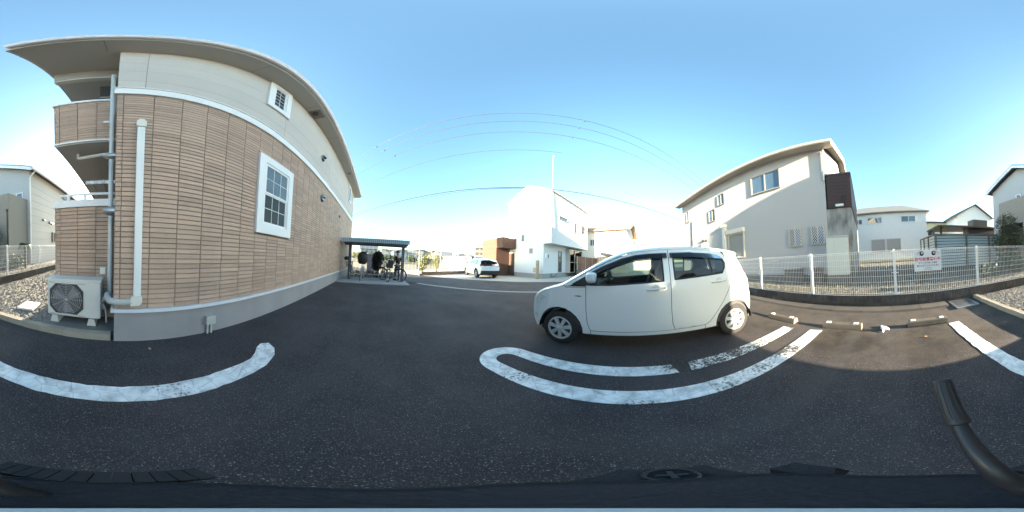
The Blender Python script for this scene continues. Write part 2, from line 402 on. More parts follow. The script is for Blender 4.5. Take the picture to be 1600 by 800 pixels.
# gravel bed with kerb
obj(MB().prism([(-1.99, -3.5), (-1.99, -1.06), (-2.45, -1.06), (-16, -1.06), (-16, -3.28)], 2, -.02, .045), 'gravel_bed', M('gravel_dirt', (.20, .18, .155), .95, var=.4, vscale=20, bump=.6, bscale=60), kind='structure', label='bed of earth under the gravel beside the apartment')
gv = MB(); ico = [(1,0,0),(-1,0,0),(0,1,0),(0,-1,0),(0,0,1),(0,0,-1)]; icf = [(0,2,4),(2,1,4),(1,3,4),(3,0,4),(2,0,5),(1,2,5),(3,1,5),(0,3,5)]
for k in range(11000):
    u = random.random()**1.7; x = -2.0-u*11; y = random.uniform(-3.46+.02*u, -1.08); r_ = random.uniform(.008, .021)*(1+u*.7)
    an = random.uniform(0, pi); ca, sa = cos(an), sin(an); vs = []
    for (px, py, pz) in ico:
        px, py, pz = px*r_*random.uniform(.8, 1.4), py*r_*random.uniform(.7, 1.2), pz*r_*random.uniform(.5, .8)
        vs.append((x+px*ca-py*sa, y+px*sa+py*ca, .049+pz))
    gv.add(vs, icf)
obj(gv, 'gravel', M('gravel_stone', (.20, .188, .172), .85, island=.6), kind='stuff', label='grey and tan crushed gravel beside the apartment', fix=False)
kb = put(None, 'gravel_kerb', kind='structure', label='worn concrete kerb edging the gravel bed')
for k in range(6):
    y1 = -.10-k*.60; y0 = y1-.592; x_ = -1.87-.012*k
    obj(MB().hexa([(x_-.115, y0, -.02), (x_, y0, -.02), (x_+.004, y1, -.02), (x_-.115, y1, -.02), (x_-.11, y0, .088), (x_-.012, y0, .088), (x_-.01, y1, .088), (x_-.11, y1, .088)]), 'kerb_stone', M('kerb_tan', (.27, .24, .19), .9, var=.3, vscale=7, bump=.4, bscale=45, rand=.1), kb)
gk = put(None, 'gutter_kerb', kind='structure', label='low concrete gutter kerb at the foot of the block wall')
FY = lambda x: -3.58-.0275*x       # fence line
for k in range(14):
    x1 = 6.6-k*.6; x0 = x1-.592
    if x0 < -1.25: x0 = -1.25
    if x1-x0 < .1: break
    obj(MB().hexa([(x0, FY(x0)+.09, -.02), (x1, FY(x1)+.09, -.02), (x1, FY(x1)+.41, -.02), (x0, FY(x0)+.41, -.02), (x0, FY(x0)+.09, .045), (x1, FY(x1)+.09, .045), (x1, FY(x1)+.37, .04), (x0, FY(x0)+.37, .04)]), 'kerb_stone', M('kerb_dark', (.07, .062, .056), .9, var=.4, vscale=5, bump=.4, bscale=45, rand=.12), gk)
gr = thing('drain_grate', (-1.5, -3.2, 0), 'galvanised bar drain grate in the corner by the block wall', 'drain grate')
mb = MB(); bar_frame(Frame((0,0,0),(1,0,0),(0,1,0)), mb, 0, 0, 0, 0, 0, 0, 0); mb = MB()
mb.box(-1.78, -1.27, -3.46, -3.43, .0, .03); mb.box(-1.78, -1.27, -2.95, -2.92, .0, .03); mb.box(-1.78, -1.75, -3.43, -2.95, .0, .03); mb.box(-1.30, -1.27, -3.43, -2.95, 0, .03)
obj(mb, 'frame', ALU, gr)
for k in range(11): obj(MB().box(-1.745+k*.041, -1.733+k*.041, -3.43, -2.95, .003, .026), 'bar', ALU, gr)
obj(MB().box(-1.75, -1.30, -3.43, -2.95, .001, .0025), 'pit', BLACKP, gr)

# ------------------------------------------------------------------ apartment building (left)
AX, AY0, AY1, AZF, AZB, AZT, AXW = -1.835, -.07, 11.51, .44, 3.707, 5.907, -7.2
A = thing('apartment_building', (AX, AY0, 0), 'two-storey apartment with brown tiled ground floor and cream upper siding', 'building')
obj(MB().box(AXW+.03, AX-.03, AY0+.01, AY1-.01, -.1, AZF), 'foundation', FOUND, A)
obj(MB().box(AXW-.02, AX+.03, AY0-.03, AY1+.02, AZF, AZF+.045), 'base_flashing', M('flashing', (.62, .66, .70), .45, var=.05), A)
JOINT = M('tile_joint', (.20, .165, .14), .9, var=.1)
obj(MB().box(AXW, AX-.014, AY0, AY1, AZF+.045, AZB), 'wall', JOINT, A)
obj(MB().box(AXW-.04, AX+.035, AY0-.03, AY1+.03, AZB, AZB+.17), 'band', TRIM, A)
obj(MB().box(AXW-.05, AX+.05, AY0-.04, AY1+.04, AZB+.17, AZB+.19), 'band_drip', TRIM, A)
CREAM = M('cream_siding', (.50, .46, .42), .8, var=.06, vscale=2, bump=.18, bscale=45, rand=.03)
obj(MB().box(AXW, AX-.016, AY0+.002, AY1, AZB+.19, AZT), 'upper_wall', M('siding_joint', (.36, .34, .31), .9), A)
hz0 = AZB+.19; rows_ = [(hz0, hz0+.32)]+[(hz0+.32+.455*k, hz0+.32+.455*(k+1)) for k in range(4)]
for ri, (z0, z1) in enumerate(rows_):
    z1 = min(z1, AZT); cuts = [AY0, .22, 2.62, 5.6, 8.6, AY1]
    for i in range(5):
        obj(MB().box(AX-.016, AX, cuts[i]+.0025, cuts[i+1]-.0025, z0+.002, z1-.002), 'siding_board', CREAM, A)
# tiles
TILE = M('brown_tile', (.455, .32, .24), .62, var=.10, vscale=22, bump=.25, bscale=90, rand=.13, var2=.22, vscale2=1.3, streak2=(1, 1, .35))
TILE_F = M('brown_tile_field', (.455, .32, .24), .62, var=.10, vscale=22, bump=.25, bscale=90, island=.13, var2=.22, vscale2=1.3, streak2=(1, 1, .35))
def tile_mesh(w_, h_, d=.014, c=.004):
    return [(0, 0, 0), (0, w_, 0), (0, w_, h_), (0, 0, h_), (d, c, c), (d, w_-c, c), (d, w_-c, h_-c), (d, c, h_-c)], [(4, 5, 6, 7), (0, 1, 5, 4), (1, 2, 6, 5), (2, 3, 7, 6), (3, 0, 4, 7)]
PW, PH, GAP = .3275, .06, .0042
tiles = []
holes = [(1.94, 3.02, 1.54, 3.09)]      # window frame
cols = [(AY0, 0.0)]+[(k*PW, (k+1)*PW) for k in range(40) if k*PW < AY1]
for (y0, y1) in cols:
    y1 = min(y1, AY1)
    for r_ in range(60):
        z0 = AZF+.045+r_*PH; z1 = min(z0+PH, AZB)
        if z1-z0 < .02: continue
        segs = [(y0, y1)]
        for (a0, a1, b0, b1) in holes:
            if z1 > b0+.02 and z0 < b1-.02:
                ns = []
                for (u0, u1) in segs:
                    if u1 <= a0 or u0 >= a1: ns.append((u0, u1)); continue
                    if a0-u0 > .02: ns.append((u0, a0+.01))
                    if u1-a1 > .02: ns.append((a1-.01, u1))
                segs = ns
        for (u0, u1) in segs:
            d2 = ((u0+u1)/2)**2+AX**2+((z0+z1)/2-CAM_H)**2
            tiles.append(((u1-u0)*(z1-z0)*abs(AX)/d2**1.5, AX, u0, u1, z0, z1))
# roof, soffit, gutter
SOFF = M('soffit_board', (.43, .41, .375), .85, var=.05, vscale=1.5)
EX, EY0, EY1 = -1.44, -1.05, 12.08
obj(MB().box(AXW-.4, EX-.01, EY0, EY1, AZT, AZT+.03), 'soffit', SOFF, A)
obj(MB().box(AXW-.4, EX, EY0-.03, EY0, AZT-.02, AZT+.17).box(AXW-.4, EX, EY1, EY1+.03, AZT-.02, AZT+.17).box(EX-.01, EX+.015, EY0-.03, EY1+.03, AZT-.02, AZT+.17), 'fascia', M('fascia', (.55, .53, .50), .6, var=.05), A)
gp = [(EX+.015+x, AZT+.03+z) for x, z in ((0, .10), (0, .02), (.025, -.012), (.075, -.012), (.10, .02), (.11, .10), (.102, .10), (.092, .024), (.07, 0), (.03, 0), (.01, .025), (.01, .10))]
obj(MB().prism(gp, 1, EY0+.04, EY1+.02), 'gutter', M('gutter_pvc', (.66, .62, .63), .5, var=.04), A, smooth=True)
rz = AZT+.17
obj(MB().add([(AXW-.4, EY0-.03, rz), (EX+.015, EY0-.03, rz), (EX+.015, EY1+.03, rz), (AXW-.4, EY1+.03, rz), (-4.5, 1.95, rz+1.25), (-4.5, 9.0, rz+1.25)],
            [(0, 1, 4), (1, 2, 5, 4), (2, 3, 5), (3, 0, 4, 5)]), 'roof', M('roof_slate', (.10, .10, .105), .8, var=.2, vscale=4), A)
for k in range(7):
    y_ = -.2+k*1.75
    obj(MB().box(EX-.39, EX-.012, y_, y_+.006, AZT-.0025, AZT), 'soffit_joint', M('joint_dark', (.16, .15, .14), .9), A)
sv = obj(MB().box(EX-.37, EX-.08, 3.46, 3.86, AZT-.006, AZT-.001), 'soffit_vent_plate', M('vent_brown', (.20, .17, .15), .6), A)
obj(MB().lathe([(.0, -.01), (.075, -.012), (.085, -.05), (.07, -.07), (.0, -.075)], (EX-.24, 3.6, AZT), 2, 16), 'soffit_vent', M('vent_dark', (.05, .04, .04), .5), A, smooth=True)
obj(MB().box(EX-.28, EX-.1, 8.1, 8.3, AZT-.012, AZT-.001), 'soffit_vent_plate', M('vent_brown', (.2, .17, .15)), A)
# windows of the side wall
FA = Frame((AX, 0, 0), (0, 1, 0), (1, 0, 0))
def sash_window(s0, s1, z0, z1, wd, double=True, cols=3, rows=2):
    wn = obj(bar_frame(FA, MB(), s0, s1, z0, z1, wd, -.03, .045), 'window', TRIM, A)
    obj(bar_frame(FA, MB(), s0+wd, s1-wd, z0+wd, z1-wd, .022, -.03, .03), 'inner_frame', WHITE, wn)
    i0, i1, j0, j1 = s0+wd+.022, s1-wd-.022, z0+wd+.022, z1-wd-.022
    parts = [(j0, (j0+j1)/2-.015, .004, M('screened_glass', (.045, .045, .044), .3, spec=.15, var=.15, vscale=3)), ((j0+j1)/2-.02, j1, .016, M('curtained_glass', (.13, .16, .18), .04, spec=.4, var=.2, vscale=8, streak=(3, 3, .3)))] if double else [(j0, j1, .008, WGLASS)]
    for (a0, a1, of, gm) in parts:
        sh = obj(bar_frame(FA, MB(), i0, i1, a0, a1, .03, -.02, of+.012), 'sash', WHITE, wn)
        mb = MB()
        for q in range(1, cols):
            x_ = i0+.03+(i1-i0-.06)*q/cols; FA.box(mb, x_-.005, x_+.005, a0+.03, a1-.03, of-.001, of+.004)
        obj(mb, 'muntin', WHITE, wn, kind='stuff')
        mb = MB()
        for q in range(1, rows):
            z_ = a0+.03+(a1-a0-.06)*q/rows; FA.box(mb, i0+.03, i1-.03, z_-.005, z_+.005, of-.001, of+.0055)
        obj(mb, 'muntin', WHITE, wn, kind='stuff')
        obj(FA.box(MB(), i0+.03, i1-.03, a0+.03, a1-.03, -.02, of-.002), 'pane', gm, wn)
    return wn
sash_window(1.95, 3.03, 1.54, 3.08, .16)
sash_window(2.0, 2.68, 4.68, 5.89, .145, False, 2, 5)
sash_window(9.38, 10.15, 4.66, 5.86, .12, False, 2, 5)
def vent_hood(y, z, r, name='vent_hood'):
    mb = MB(); n = 14; vs = []
    # half dome hood open below
    for i in range(6):
        ph = i/5*pi/2
        for k in range(n):
            t_ = pi*k/(n-1)-0.0; rr = r*cos(ph)**.7; vs.append((AX+.02+r*.95*sin(ph), y+rr*cos(t_), z+rr*sin(t_)*1.0))
    fs = [(i*n+k, i*n+k+1, (i+1)*n+k+1, (i+1)*n+k) for i in range(5) for k in range(n-1)]
    mb.add(vs, fs); mb.cyl((AX, y, z), (AX+.02, y, z), r*1.02, n=16)
    mb.prism([(y-r, z), (y+r, z), (y+r, z-r*.75), (y-r, z-r*.75)], 0, AX, AX+r*.5)
    vh = obj(mb, name, STEEL, A, smooth=True)
    obj(MB().cyl((AX+.01, y, z-r*.78), (AX+r*.5, y, z-r*.76), r*.6, n=10), 'louvre', BLACKP, vh)
vent_hood(4.78, 4.69, .11); vent_hood(4.95, 3.16, .11); vent_hood(7.5, 3.14, .06)
# refrigerant pipe cover
PC = M('pipe_cover', (.66, .65, .58), .5, var=.06, vscale=3)
obj(MB().box(AX, AX+.07, .155, .235, .66, 2.86), 'pipe_cover', WHITEP, A)
obj(MB().prism([(.145, 2.84), (.245, 2.84), (.248, 2.94), (.22, 2.985), (.17, 2.985), (.142, 2.94)], 0, AX, AX+.085), 'pipe_cover_cap', PC, A)
obj(MB().prism([(.14, .66), (.25, .66), (.25, .585), (.22, .55), (.12, .545), (.12, .625)], 0, AX, AX+.08), 'pipe_elbow', PC, A)
obj(MB().tube([(AX+.04, .14, .585), (AX+.045, .06, .578), (AX+.04, -.03, .577), (AX+.0, -.11, .58), (AX-.1, -.145, .59), (AX-.2, -.15, .60)], .042, 10), 'pipe_sleeve', M('pipe_tape', (.45, .44, .41), .7, bump=.3, bscale=120), A, smooth=True)
ob_ = obj(MB().box(AX-.03, AX+.045, 1.10, 1.24, .16, .29), 'outlet_box', M('outlet_grey', (.48, .47, .43), .5), A)
obj(MB().cyl((AX+.0, 1.14, -.01), (AX+.0, 1.14, .16), .017).cyl((AX+.0, 1.195, -.01), (AX+.0, 1.195, .16), .017), 'conduit', M('outlet_grey', (.5, .5, .47)), ob_)
BX_ = -2.45
DP = M('downpipe', (.62, .66, .67), .4, var=.05)
obj(MB().tube([(-2.385, -.15, .42), (-2.385, -.15, 5.36), (-2.39, -.15, 5.42), (-2.42, -.15, 5.44)], .034, 12), 'downpipe', DP, A, smooth=True)
for z_ in (1.0, 1.75, 2.55, 3.4, 4.4): obj(MB().cyl((-2.385, -.15, z_), (-2.385, -.15, z_+.025), .039, n=12), 'pipe_clip', DP, A)
obj(MB().cyl((AX-.06, AY1+.08, .1), (AX-.06, AY1+.08, 5.9), .037, n=10), 'downpipe', DP, A, smooth=True)
for (z_, r_) in ((2.46, .045), (1.66, .06)):
    mb = MB()
    for i in range(7):
        pass
    prof = [(r_, 0), (r_, .05), (r_*.92, .09), (r_*.7, .125), (r_*.35, .145), (0.001, .15)]
    n = 16; vs = []; fs = []
    for (rr, h) in prof:
        for k in range(n): vs.append((AX-.16+rr*cos(2*pi*k/n), AY0-h, z_+rr*sin(2*pi*k/n)))
    fs = [(i*n+k, i*n+(k+1) % n, (i+1)*n+(k+1) % n, (i+1)*n+k) for i in range(len(prof)-1) for k in range(n)]
    obj(MB().add(vs, fs), 'vent_hood', STEEL, A, smooth=True)
# balconies on the short side
BX, BY = -2.45, -1.02
front_tiles = []
def tiled_side(z0, z1, ph):
    # side panel facing the car park
    obj(MB().box(AXW, BX-.014, BY, BY+.12, z0, z1).box(BX-.12, BX-.014, BY+.12, AY0-.002, z0, z1), 'balcony_wall', JOINT, A)
    ys = [BY, BY+.075, BY+.36, BY+.645, AY0]
    n = int((z1-z0)/ph)
    for i in range(4):
        for r_ in range(n):
            q0, q1 = z0+r_*(z1-z0)/n, z0+(r_+1)*(z1-z0)/n
            d2 = ((ys[i]+ys[i+1])/2)**2+BX**2+((q0+q1)/2-CAM_H)**2
            tiles.append(((ys[i+1]-ys[i])*(q1-q0)*abs(BX)/d2**1.5, BX, ys[i], ys[i+1], q0, q1))
    mb = MB()
    k = 0; x1 = BX
    while x1 > AXW+.3:
        for r_ in range(n):
            zz = z0+r_*(z1-z0)/n
            mb.box(x1-.285+GAP, x1, BY-.012, BY, zz+GAP/2, zz+(z1-z0)/n-GAP/2)
        x1 -= .285
    front_tiles.append(mb)
tiled_side(3.135, 4.27, .06); tiled_side(.08, 1.84, .06)
tiles.sort(reverse=True)
std = {}
mbf = MB()
for k, (sc, tx_, u0, u1, z0, z1) in enumerate(tiles):
    w_, h_ = round(u1-u0-GAP, 4), round(z1-z0-GAP, 4)
    if k < 300:
        key = (w_, h_)
        if key not in std:
            mb = MB(); mb.add(*tile_mesh(w_, h_)); std[key] = mesh(mb, 'tile', TILE)
        o = put(std[key], 'tile', A); o.location = (tx_-.014+random.uniform(-.001, .0012), u0+GAP/2, z0+GAP/2)
    else:
        vs, fs = tile_mesh(w_, h_); dx = random.uniform(-.001, .0012)
        mbf.add([(tx_-.014+dx+p[0], u0+GAP/2+p[1], z0+GAP/2+p[2]) for p in vs], fs)
for mbx in front_tiles: mbf.add(mbx.v, mbx.f)
obj(mbf, 'tile_field', TILE_F, A, kind='stuff')
obj(MB().box(AXW, BX+.03, BY-.035, BY+.15, 4.27, 4.335).box(BX-.15, BX+.03, BY+.15, AY0-.002, 4.27, 4.335), 'balcony_cap', TRIM, A)
obj(MB().box(AXW, BX-.02, BY+.02, BY+.1, 4.335, 4.37).box(BX-.1, BX-.02, BY+.1, AY0-.002, 4.335, 4.37), 'balcony_cap', WHITE, A)
obj(MB().box(AXW, BX+.015, BY-.02, AY0-.002, 3.10, 3.134), 'balcony_edge', TRIM, A)
obj(MB().box(AXW, BX-.01, BY+.0, AY0-.002, 3.072, 3.10), 'balcony_soffit', SOFF, A)
obj(MB().box(AXW, BX+.03, BY-.035, BY+.15, 1.84, 1.955).box(BX-.15, BX+.03, BY+.15, AY0-.002, 1.84, 1.955), 'balcony_cap', TRIM, A)
rl = obj(MB().tube([(AXW, BY+.06, 2.07), (BX-.06, BY+.06, 2.07), (BX-.06, AY0-.01, 2.07)], .022, 8), 'handrail', TRIM, A, smooth=True)
for (x_, y_) in ((BX-.06, BY+.2), (BX-.06, AY0-.08), (BX-.06, -.55), (-3.4, BY+.06), (-4.6, BY+.06), (-5.8, BY+.06)):
    obj(MB().box(x_-.02, x_+.02, y_-.022, y_+.022, 1.955, 2.06), 'rail_post', TRIM, rl)
obj(MB().box(BX-.10, BX-.01, BY, AY0-.002, 5.46, AZT-.001), 'header_beam', M('beam_shade_board', (.27, .26, .24), .85), A)
obj(MB().box(BX-.11, BX, BY-.005, AY0-.002, 5.42, 5.459), 'header_trim', M('header_trim', (.6, .55, .47), .6), A)
obj(MB().box(AXW, BX-.115, BY, AY0-.002, 5.49, 5.52), 'balcony_ceiling', SOFF, A)
lv = obj(MB().box(-2.80, -2.76, -.38, -.10, 4.372, 5.40), 'balcony_screen', M('screen_dark', (.030, .026, .026), .6), A)
for k in range(6):
    for (z0, z1) in ((4.39, 4.80), (4.86, 5.38)): obj(MB().box(-2.76, -2.745, -.37+k*.045, -.345+k*.045, z0, z1), 'slat', M('screen_slat', (.06, .052, .05), .6), lv)
obj(MB().box(-2.76, -2.74, -.38, -.10, 4.81, 4.85), 'rail', M('screen_rail', (.3, .29, .27), .6), lv)
obj(MB().box(AXW, AXW+.4, -1.26, BY-.001, -.02, 3.0), 'added_shadow_wall', JOINT, A)  # added wall, unseen from the camera, sets the shadow edge on lot and car
obj(MB().box(AXW-.14, AXW-.02, BY-.003, AY0-.002, .1, 5.48), 'added_sun_block', SOFF, A)  # added panel, stops western sun from shining through the balconies
obj(MB().tube([(BX-.35, -.74, 3.06), (BX-.35, -.74, 2.96), (BX-.33, -.70, 2.94), (BX-.2, -.2, 2.92), (BX-.2, -.12, 2.92)], .03, 8), 'drain_pipe', DP, A, smooth=True)
lb = obj(MB().box(-2.62, -2.60, -.56, -.1, 2.285, 2.345), 'laundry_bracket', WHITE, A)
for y_ in (-.52, -.4, -.28, -.16):
    obj(MB().tube([(-2.592, y_+.025*cos(q*pi/5), 2.315+.025*sin(q*pi/5)) for q in range(10)], .006, 5, closed=True), 'ring', ALU, lb)
for y_ in (-.47, -.29): obj(MB().cyl((-2.6, y_, 2.36), (-6.2, y_, 2.36), .012, n=6), 'drying_pole', M('pole_grey', (.22, .22, .24), .4), A)
obj(MB().box(BX-.01, BX+.06, -.27, -.19, 3.50, 3.56), 'overflow_spout', WHITEP, A)
obj(MB().box(BX-.013, BX+.02, -.30, -.22, .80, .90), 'socket_box', WHITEP, A)
# reflected concrete pad, unit
obj(MB().box(-2.45, -1.99, -1.06, -.072, -.02, .092), 'equipment_pad', CONC_D, kind='structure', label='damp concrete pad under the air conditioner')
AC = thing('air_conditioner', (-2.27, -.63, .092), 'white outdoor air conditioner unit on plastic feet by the corner', 'air conditioner')
ax0, ax1, ay0, ay1, az0, az1 = -2.40, -2.12, -1.02, -.25, .195, .74
bm = bmesh.new(); me_ = MB().box(ax0, ax1, ay0, ay1, az0, az1); bdy = obj(me_, 'casing', M('ac_paint', (.62, .62, .58), .45, var=.05, vscale=4), AC)
bv = bdy.modifiers.new('b', 'BEVEL'); bv.width = .018; bv.segments = 3
bm.free()
obj(MB().box(ax0-.005, ax1+.012, ay0-.008, ay1+.008, az1-.004, az1+.022), 'lid', M('ac_paint', (.62, .62, .58)), AC)
cyg, czg = ay0+.29, (az0+az1)/2
oc = [(cyg+.255*sx, czg+.235*sz) for sx, sz in ((-1, -.55), (-.62, -1), (.62, -1), (1, -.55), (1, .55), (.62, 1), (-.62, 1), (-1, .55))]
gl = obj(MB().prism(oc, 0, ax1+.001, ax1+.006), 'grille_backing', M('grille_dark', (.055, .055, .06), .7), AC)
for zz in (az0+.02, az1-.045): obj(MB().box(ax1+.002, ax1+.010, ay0+.03, ay0+.56, zz, zz+.015), 'grille_border', M('ac_grey', (.45, .43, .41), .5), AC)
mb = MB(); mb.tube([(ax1+.012, *p) for p in oc], .007, 6, closed=True); obj(mb, 'grille_frame', M('ac_paint', (.62, .62, .58)), AC)
mb = MB()
for r_ in (.02, .045, .07, .095, .12, .145, .17, .195, .22):
    mb.tube([(ax1+.012, cyg+r_*cos(q*pi/16), czg+r_*sin(q*pi/16)) for q in range(32)], .0028, 4, closed=True)
for q in range(12): mb.cyl((ax1+.014, cyg, czg), (ax1+.014, cyg+.235*cos(q*pi/6), czg+.235*sin(q*pi/6)), .0028, n=4)
obj(mb, 'grille', M('grille_wire', (.42, .40, .37), .5), AC, kind='stuff')
for q in range(3):
    a0 = q*2*pi/3; mb = MB(); pts = []
    for k in range(7):
        a_ = a0+k*.13; pts.append((ax1+.0075, cyg+.05*cos(a_), czg+.05*sin(a_))); pts.append((ax1+.0085, cyg+.2*cos(a_+.25), czg+.2*sin(a_+.25)))
    mb.add(pts, [(2*k, 2*k+1, 2*k+3, 2*k+2) for k in range(6)]); obj(mb, 'fan_blade', M('fan_grey', (.16, .17, .19), .5), AC)
for y_ in (-.9, -.37):
    obj(MB().hexa([(-2.41, y_-.06, .093), (-2.09, y_-.06, .093), (-2.09, y_+.06, .093), (-2.41, y_+.06, .093), (-2.40, y_-.04, .196), (-2.10, y_-.04, .196), (-2.10, y_+.04, .196), (-2.40, y_+.04, .196)]), 'foot', M('foot_grey', (.52, .51, .47), .6, var=.1), AC)
obj(MB().box(-2.34, -2.2, -.25, -.215, .32, .5), 'valve_cover', M('ac_grey', (.45, .43, .41)), AC)
obj(MB().tube([(-2.2, -.23, .45), (-2.1, -.2, .5), (-2.03, -.17, .55), (-2.0, -.16, .58)], .03, 8).tube([(-2.1, -.2, .42), (-2.03, -.17, .38), (-2.02, -.165, .2)], .011, 6), 'hose', M('hose', (.33, .32, .30), .7), AC, smooth=True)
mh = thing('manhole_cover', (-2.58, -1.63, .05), 'white square plastic inspection cover lying in the gravel', 'manhole cover', R(8))
obj(MB().box(-.2, .2, -.155, .155, .0, .035), 'lid', M('cover_white', (.62, .58, .56), .6, var=.08, vscale=8), mh, False)
for sx in (-.1, .1): obj(MB().box(sx-.025, sx+.025, -.012, .012, .03, .037), 'finger_hole', BLACKP, mh, False)
# ------------------------------------------------------------------ block wall, mesh fence, sign
BLOCKM = bpy.data.materials.new('ribbed_block'); BLOCKM.use_nodes = True
def _blk():
    t = BLOCKM.node_tree; L = t.links.new; b = t.nodes['Principled BSDF']; geo = t.nodes.new('ShaderNodeNewGeometry')
    n = t.nodes.new('ShaderNodeTexNoise'); n.inputs['Scale'].default_value = 7; n.inputs['Detail'].default_value = 7; L(geo.outputs['Position'], n.inputs['Vector'])
    oi = t.nodes.new('ShaderNodeObjectInfo'); ad = t.nodes.new('ShaderNodeMath'); ad.operation = 'MULTIPLY_ADD'; ad.inputs[1].default_value = .3; L(oi.outputs['Random'], ad.inputs[0]); L(n.outputs[0], ad.inputs[2])
    r = t.nodes.new('ShaderNodeValToRGB'); L(ad.outputs[0], r.inputs[0]); e = r.color_ramp.elements
    e[0].position = .3; e[0].color = (.032, .029, .028, 1); e[1].position = .95; e[1].color = (.105, .095, .088, 1); L(r.outputs[0], b.inputs['Base Color'])
    b.inputs['Roughness'].default_value = .92
    n2 = t.nodes.new('ShaderNodeTexNoise'); n2.inputs['Scale'].default_value = 60; L(geo.outputs['Position'], n2.inputs['Vector'])
    bp = t.nodes.new('ShaderNodeBump'); bp.inputs['Strength'].default_value = .5; bp.inputs['Distance'].default_value = .02; L(n2.outputs[0], bp.inputs['Height']); L(bp.outputs[0], b.inputs['Normal'])
_blk()
fang = math.atan(-.0275); fu = Vector((cos(fang), sin(fang), 0)); fn = Vector((-sin(fang), cos(fang), 0))
FF = Frame((0, -3.58, 0), fu, fn)            # s grows to +X, outwards = towards the lot
bw = thing('block_wall', (0, -3.6, 0), 'low dark ribbed concrete block wall carrying the white mesh fence', 'wall', fang)
BWM = MW[bw.name].inverted()
def rib_block(L_, H_, D=.13, n=16):          # front face with vertical ribs
    mb = MB(); pts = []
    for i in range(n): 
        x0 = L_*i/n; x1 = L_*(i+1)/n; q = (x1-x0)
        pts += [(x0+q*.12, .0), (x0+q*.30, .007), (x0+q*.70, .007), (x0+q*.88, .0)]
    poly = [(0, -D), (0, 0)]+pts+[(L_, 0), (L_, -D)]
    return mb.prism(poly, 2, 0, H_)
bme = {}
for (z0, z1, off) in ((-.02, .1, .2), (.105, .285, 0)):
    H_ = z1-z0; bme[z0] = mesh(rib_block(.394, H_, n=5), 'block', BLOCKM)
    s_ = -17.0+off
    while s_ < 6.6:
        o = put(bme[z0], 'block', bw, world=False); o.location = (s_, .02+.065+random.uniform(-.0015, .0015), z0); s_ += .4
obj(MB().box(-17, 6.8, -.04, .075, -.02, .28), 'mortar', M('mortar', (.09, .085, .08), .95), bw, world=False)
FENCE = M('fence_white', (.80, .80, .80), .45, var=.03)
fe = thing('mesh_fence', (0, -3.58, .285), 'white welded mesh fence on posts along the block wall', 'fence', fang)
FS = [7.7, 5.70, 3.68, 1.87, -.127, -2.124, -4.18, -6.29, -8.35, -10.4, -12.45, -14.5, -16.5]
POST = mesh(MB().box(-.024, .024, -.024, .024, 0, 1.0).add([(-.027, -.027, 1.0), (.027, -.027, 1.0), (.027, .027, 1.0), (-.027, .027, 1.0), (0, 0, 1.02)], [(0, 1, 4), (1, 2, 4), (2, 3, 4), (3, 0, 4), (3, 2, 1, 0)]), 'post', FENCE)
CLIP = mesh(MB().box(-.07, .07, .024, .036, -.008, .008), 'clip', FENCE)
for i, s_ in enumerate(FS[1:]):
    o = put(POST, 'post', fe, world=False); o.location = (s_, 0, 0)
    for z_ in (.03, .5, .96): c = put(CLIP, 'clip', o, world=False); c.location = (0, 0, z_)
for i in range(1, len(FS)-1):
    s1, s0 = FS[i]-.03, FS[i+1]+.03; L_ = s1-s0; mb = MB(); n = int(L_/.049)
    near = abs((s0+s1)/2) < 9
    for k in range(n+1):
        x_ = s0+L_*k/n
        mb.cyl((x_, .03, .02), (x_, .03, .955), .0034, n=4, caps=False)
        mb.cyl((x_, .03, .955), (x_, .045, .985), .0034, n=4, caps=False); mb.cyl((x_, .03, .02), (x_, .045, .0), .0034, n=4, caps=False)
    for z_ in (.045, .17, .30, .43, .56, .69, .82, .945):
        mb.cyl((s0, .034, z_), (s1, .034, z_), .0034, n=4)
    mb.cyl((s0, .045, .985), (s1, .045, .985), .0045, n=6); mb.cyl((s0, .045, .004), (s1, .045, .004), .0045, n=6)
    obj(mb, 'mesh_panel', FENCE, fe, world=False, fix=False)
# warning sign
sg = thing('warning_sign', (-.86, -3.49, .78), 'white warning sign with staring eyes and red lettering wired to the mesh fence', 'sign', fang)
SGW = M('sign_white', (.72, .75, .78), .4)
obj(MB().box(-.305, .305, -.004, .0, 0, .462), 'board', SGW, sg, world=False)
RED = M('sign_red', (.55, .03, .06), .5); INK = M('sign_ink', (.012, .012, .02), .5)
def flat_text(txt, size, x, z, mat, parent, name, squash=1.0, bold=.0):
    cu = bpy.data.curves.new(name, 'FONT'); cu.body = txt; cu.size = size; cu.align_x = 'CENTER'; cu.align_y = 'CENTER'; cu.offset = bold
    to = bpy.data.objects.new(name, cu); C.objects.link(to)
    dg = bpy.context.evaluated_depsgraph_get(); me = bpy.data.meshes.new_from_object(to.evaluated_get(dg))
    bpy.data.objects.remove(to, do_unlink=True)
    for v in me.vertices: v.co = (-(v.co.x*squash)+x, .0018, v.co.y+z)
    me.materials.clear(); me.materials.append(mat)
    return put(me, name, parent, world=False)
flat_text('防犯設備警戒中', .083, 0, .258, RED, sg, 'red_lettering', bold=.0018)
flat_text('不審者を発見した場合', .042, 0, .178, INK, sg, 'black_lettering', bold=.0008)
flat_text('警察に通報させて頂きます', .042, 0, .115, INK, sg, 'black_lettering', bold=.0008)
obj(MB().box(-.075, .075, .0, .0016, .055, .072), 'small_print', M('sign_grey', (.35, .36, .38), .5), sg, world=False)
obj(MB().box(-.11, .11, .0, .0016, .026, .036), 'small_print', M('sign_grey', (.35, .36, .38), .5), sg, world=False)
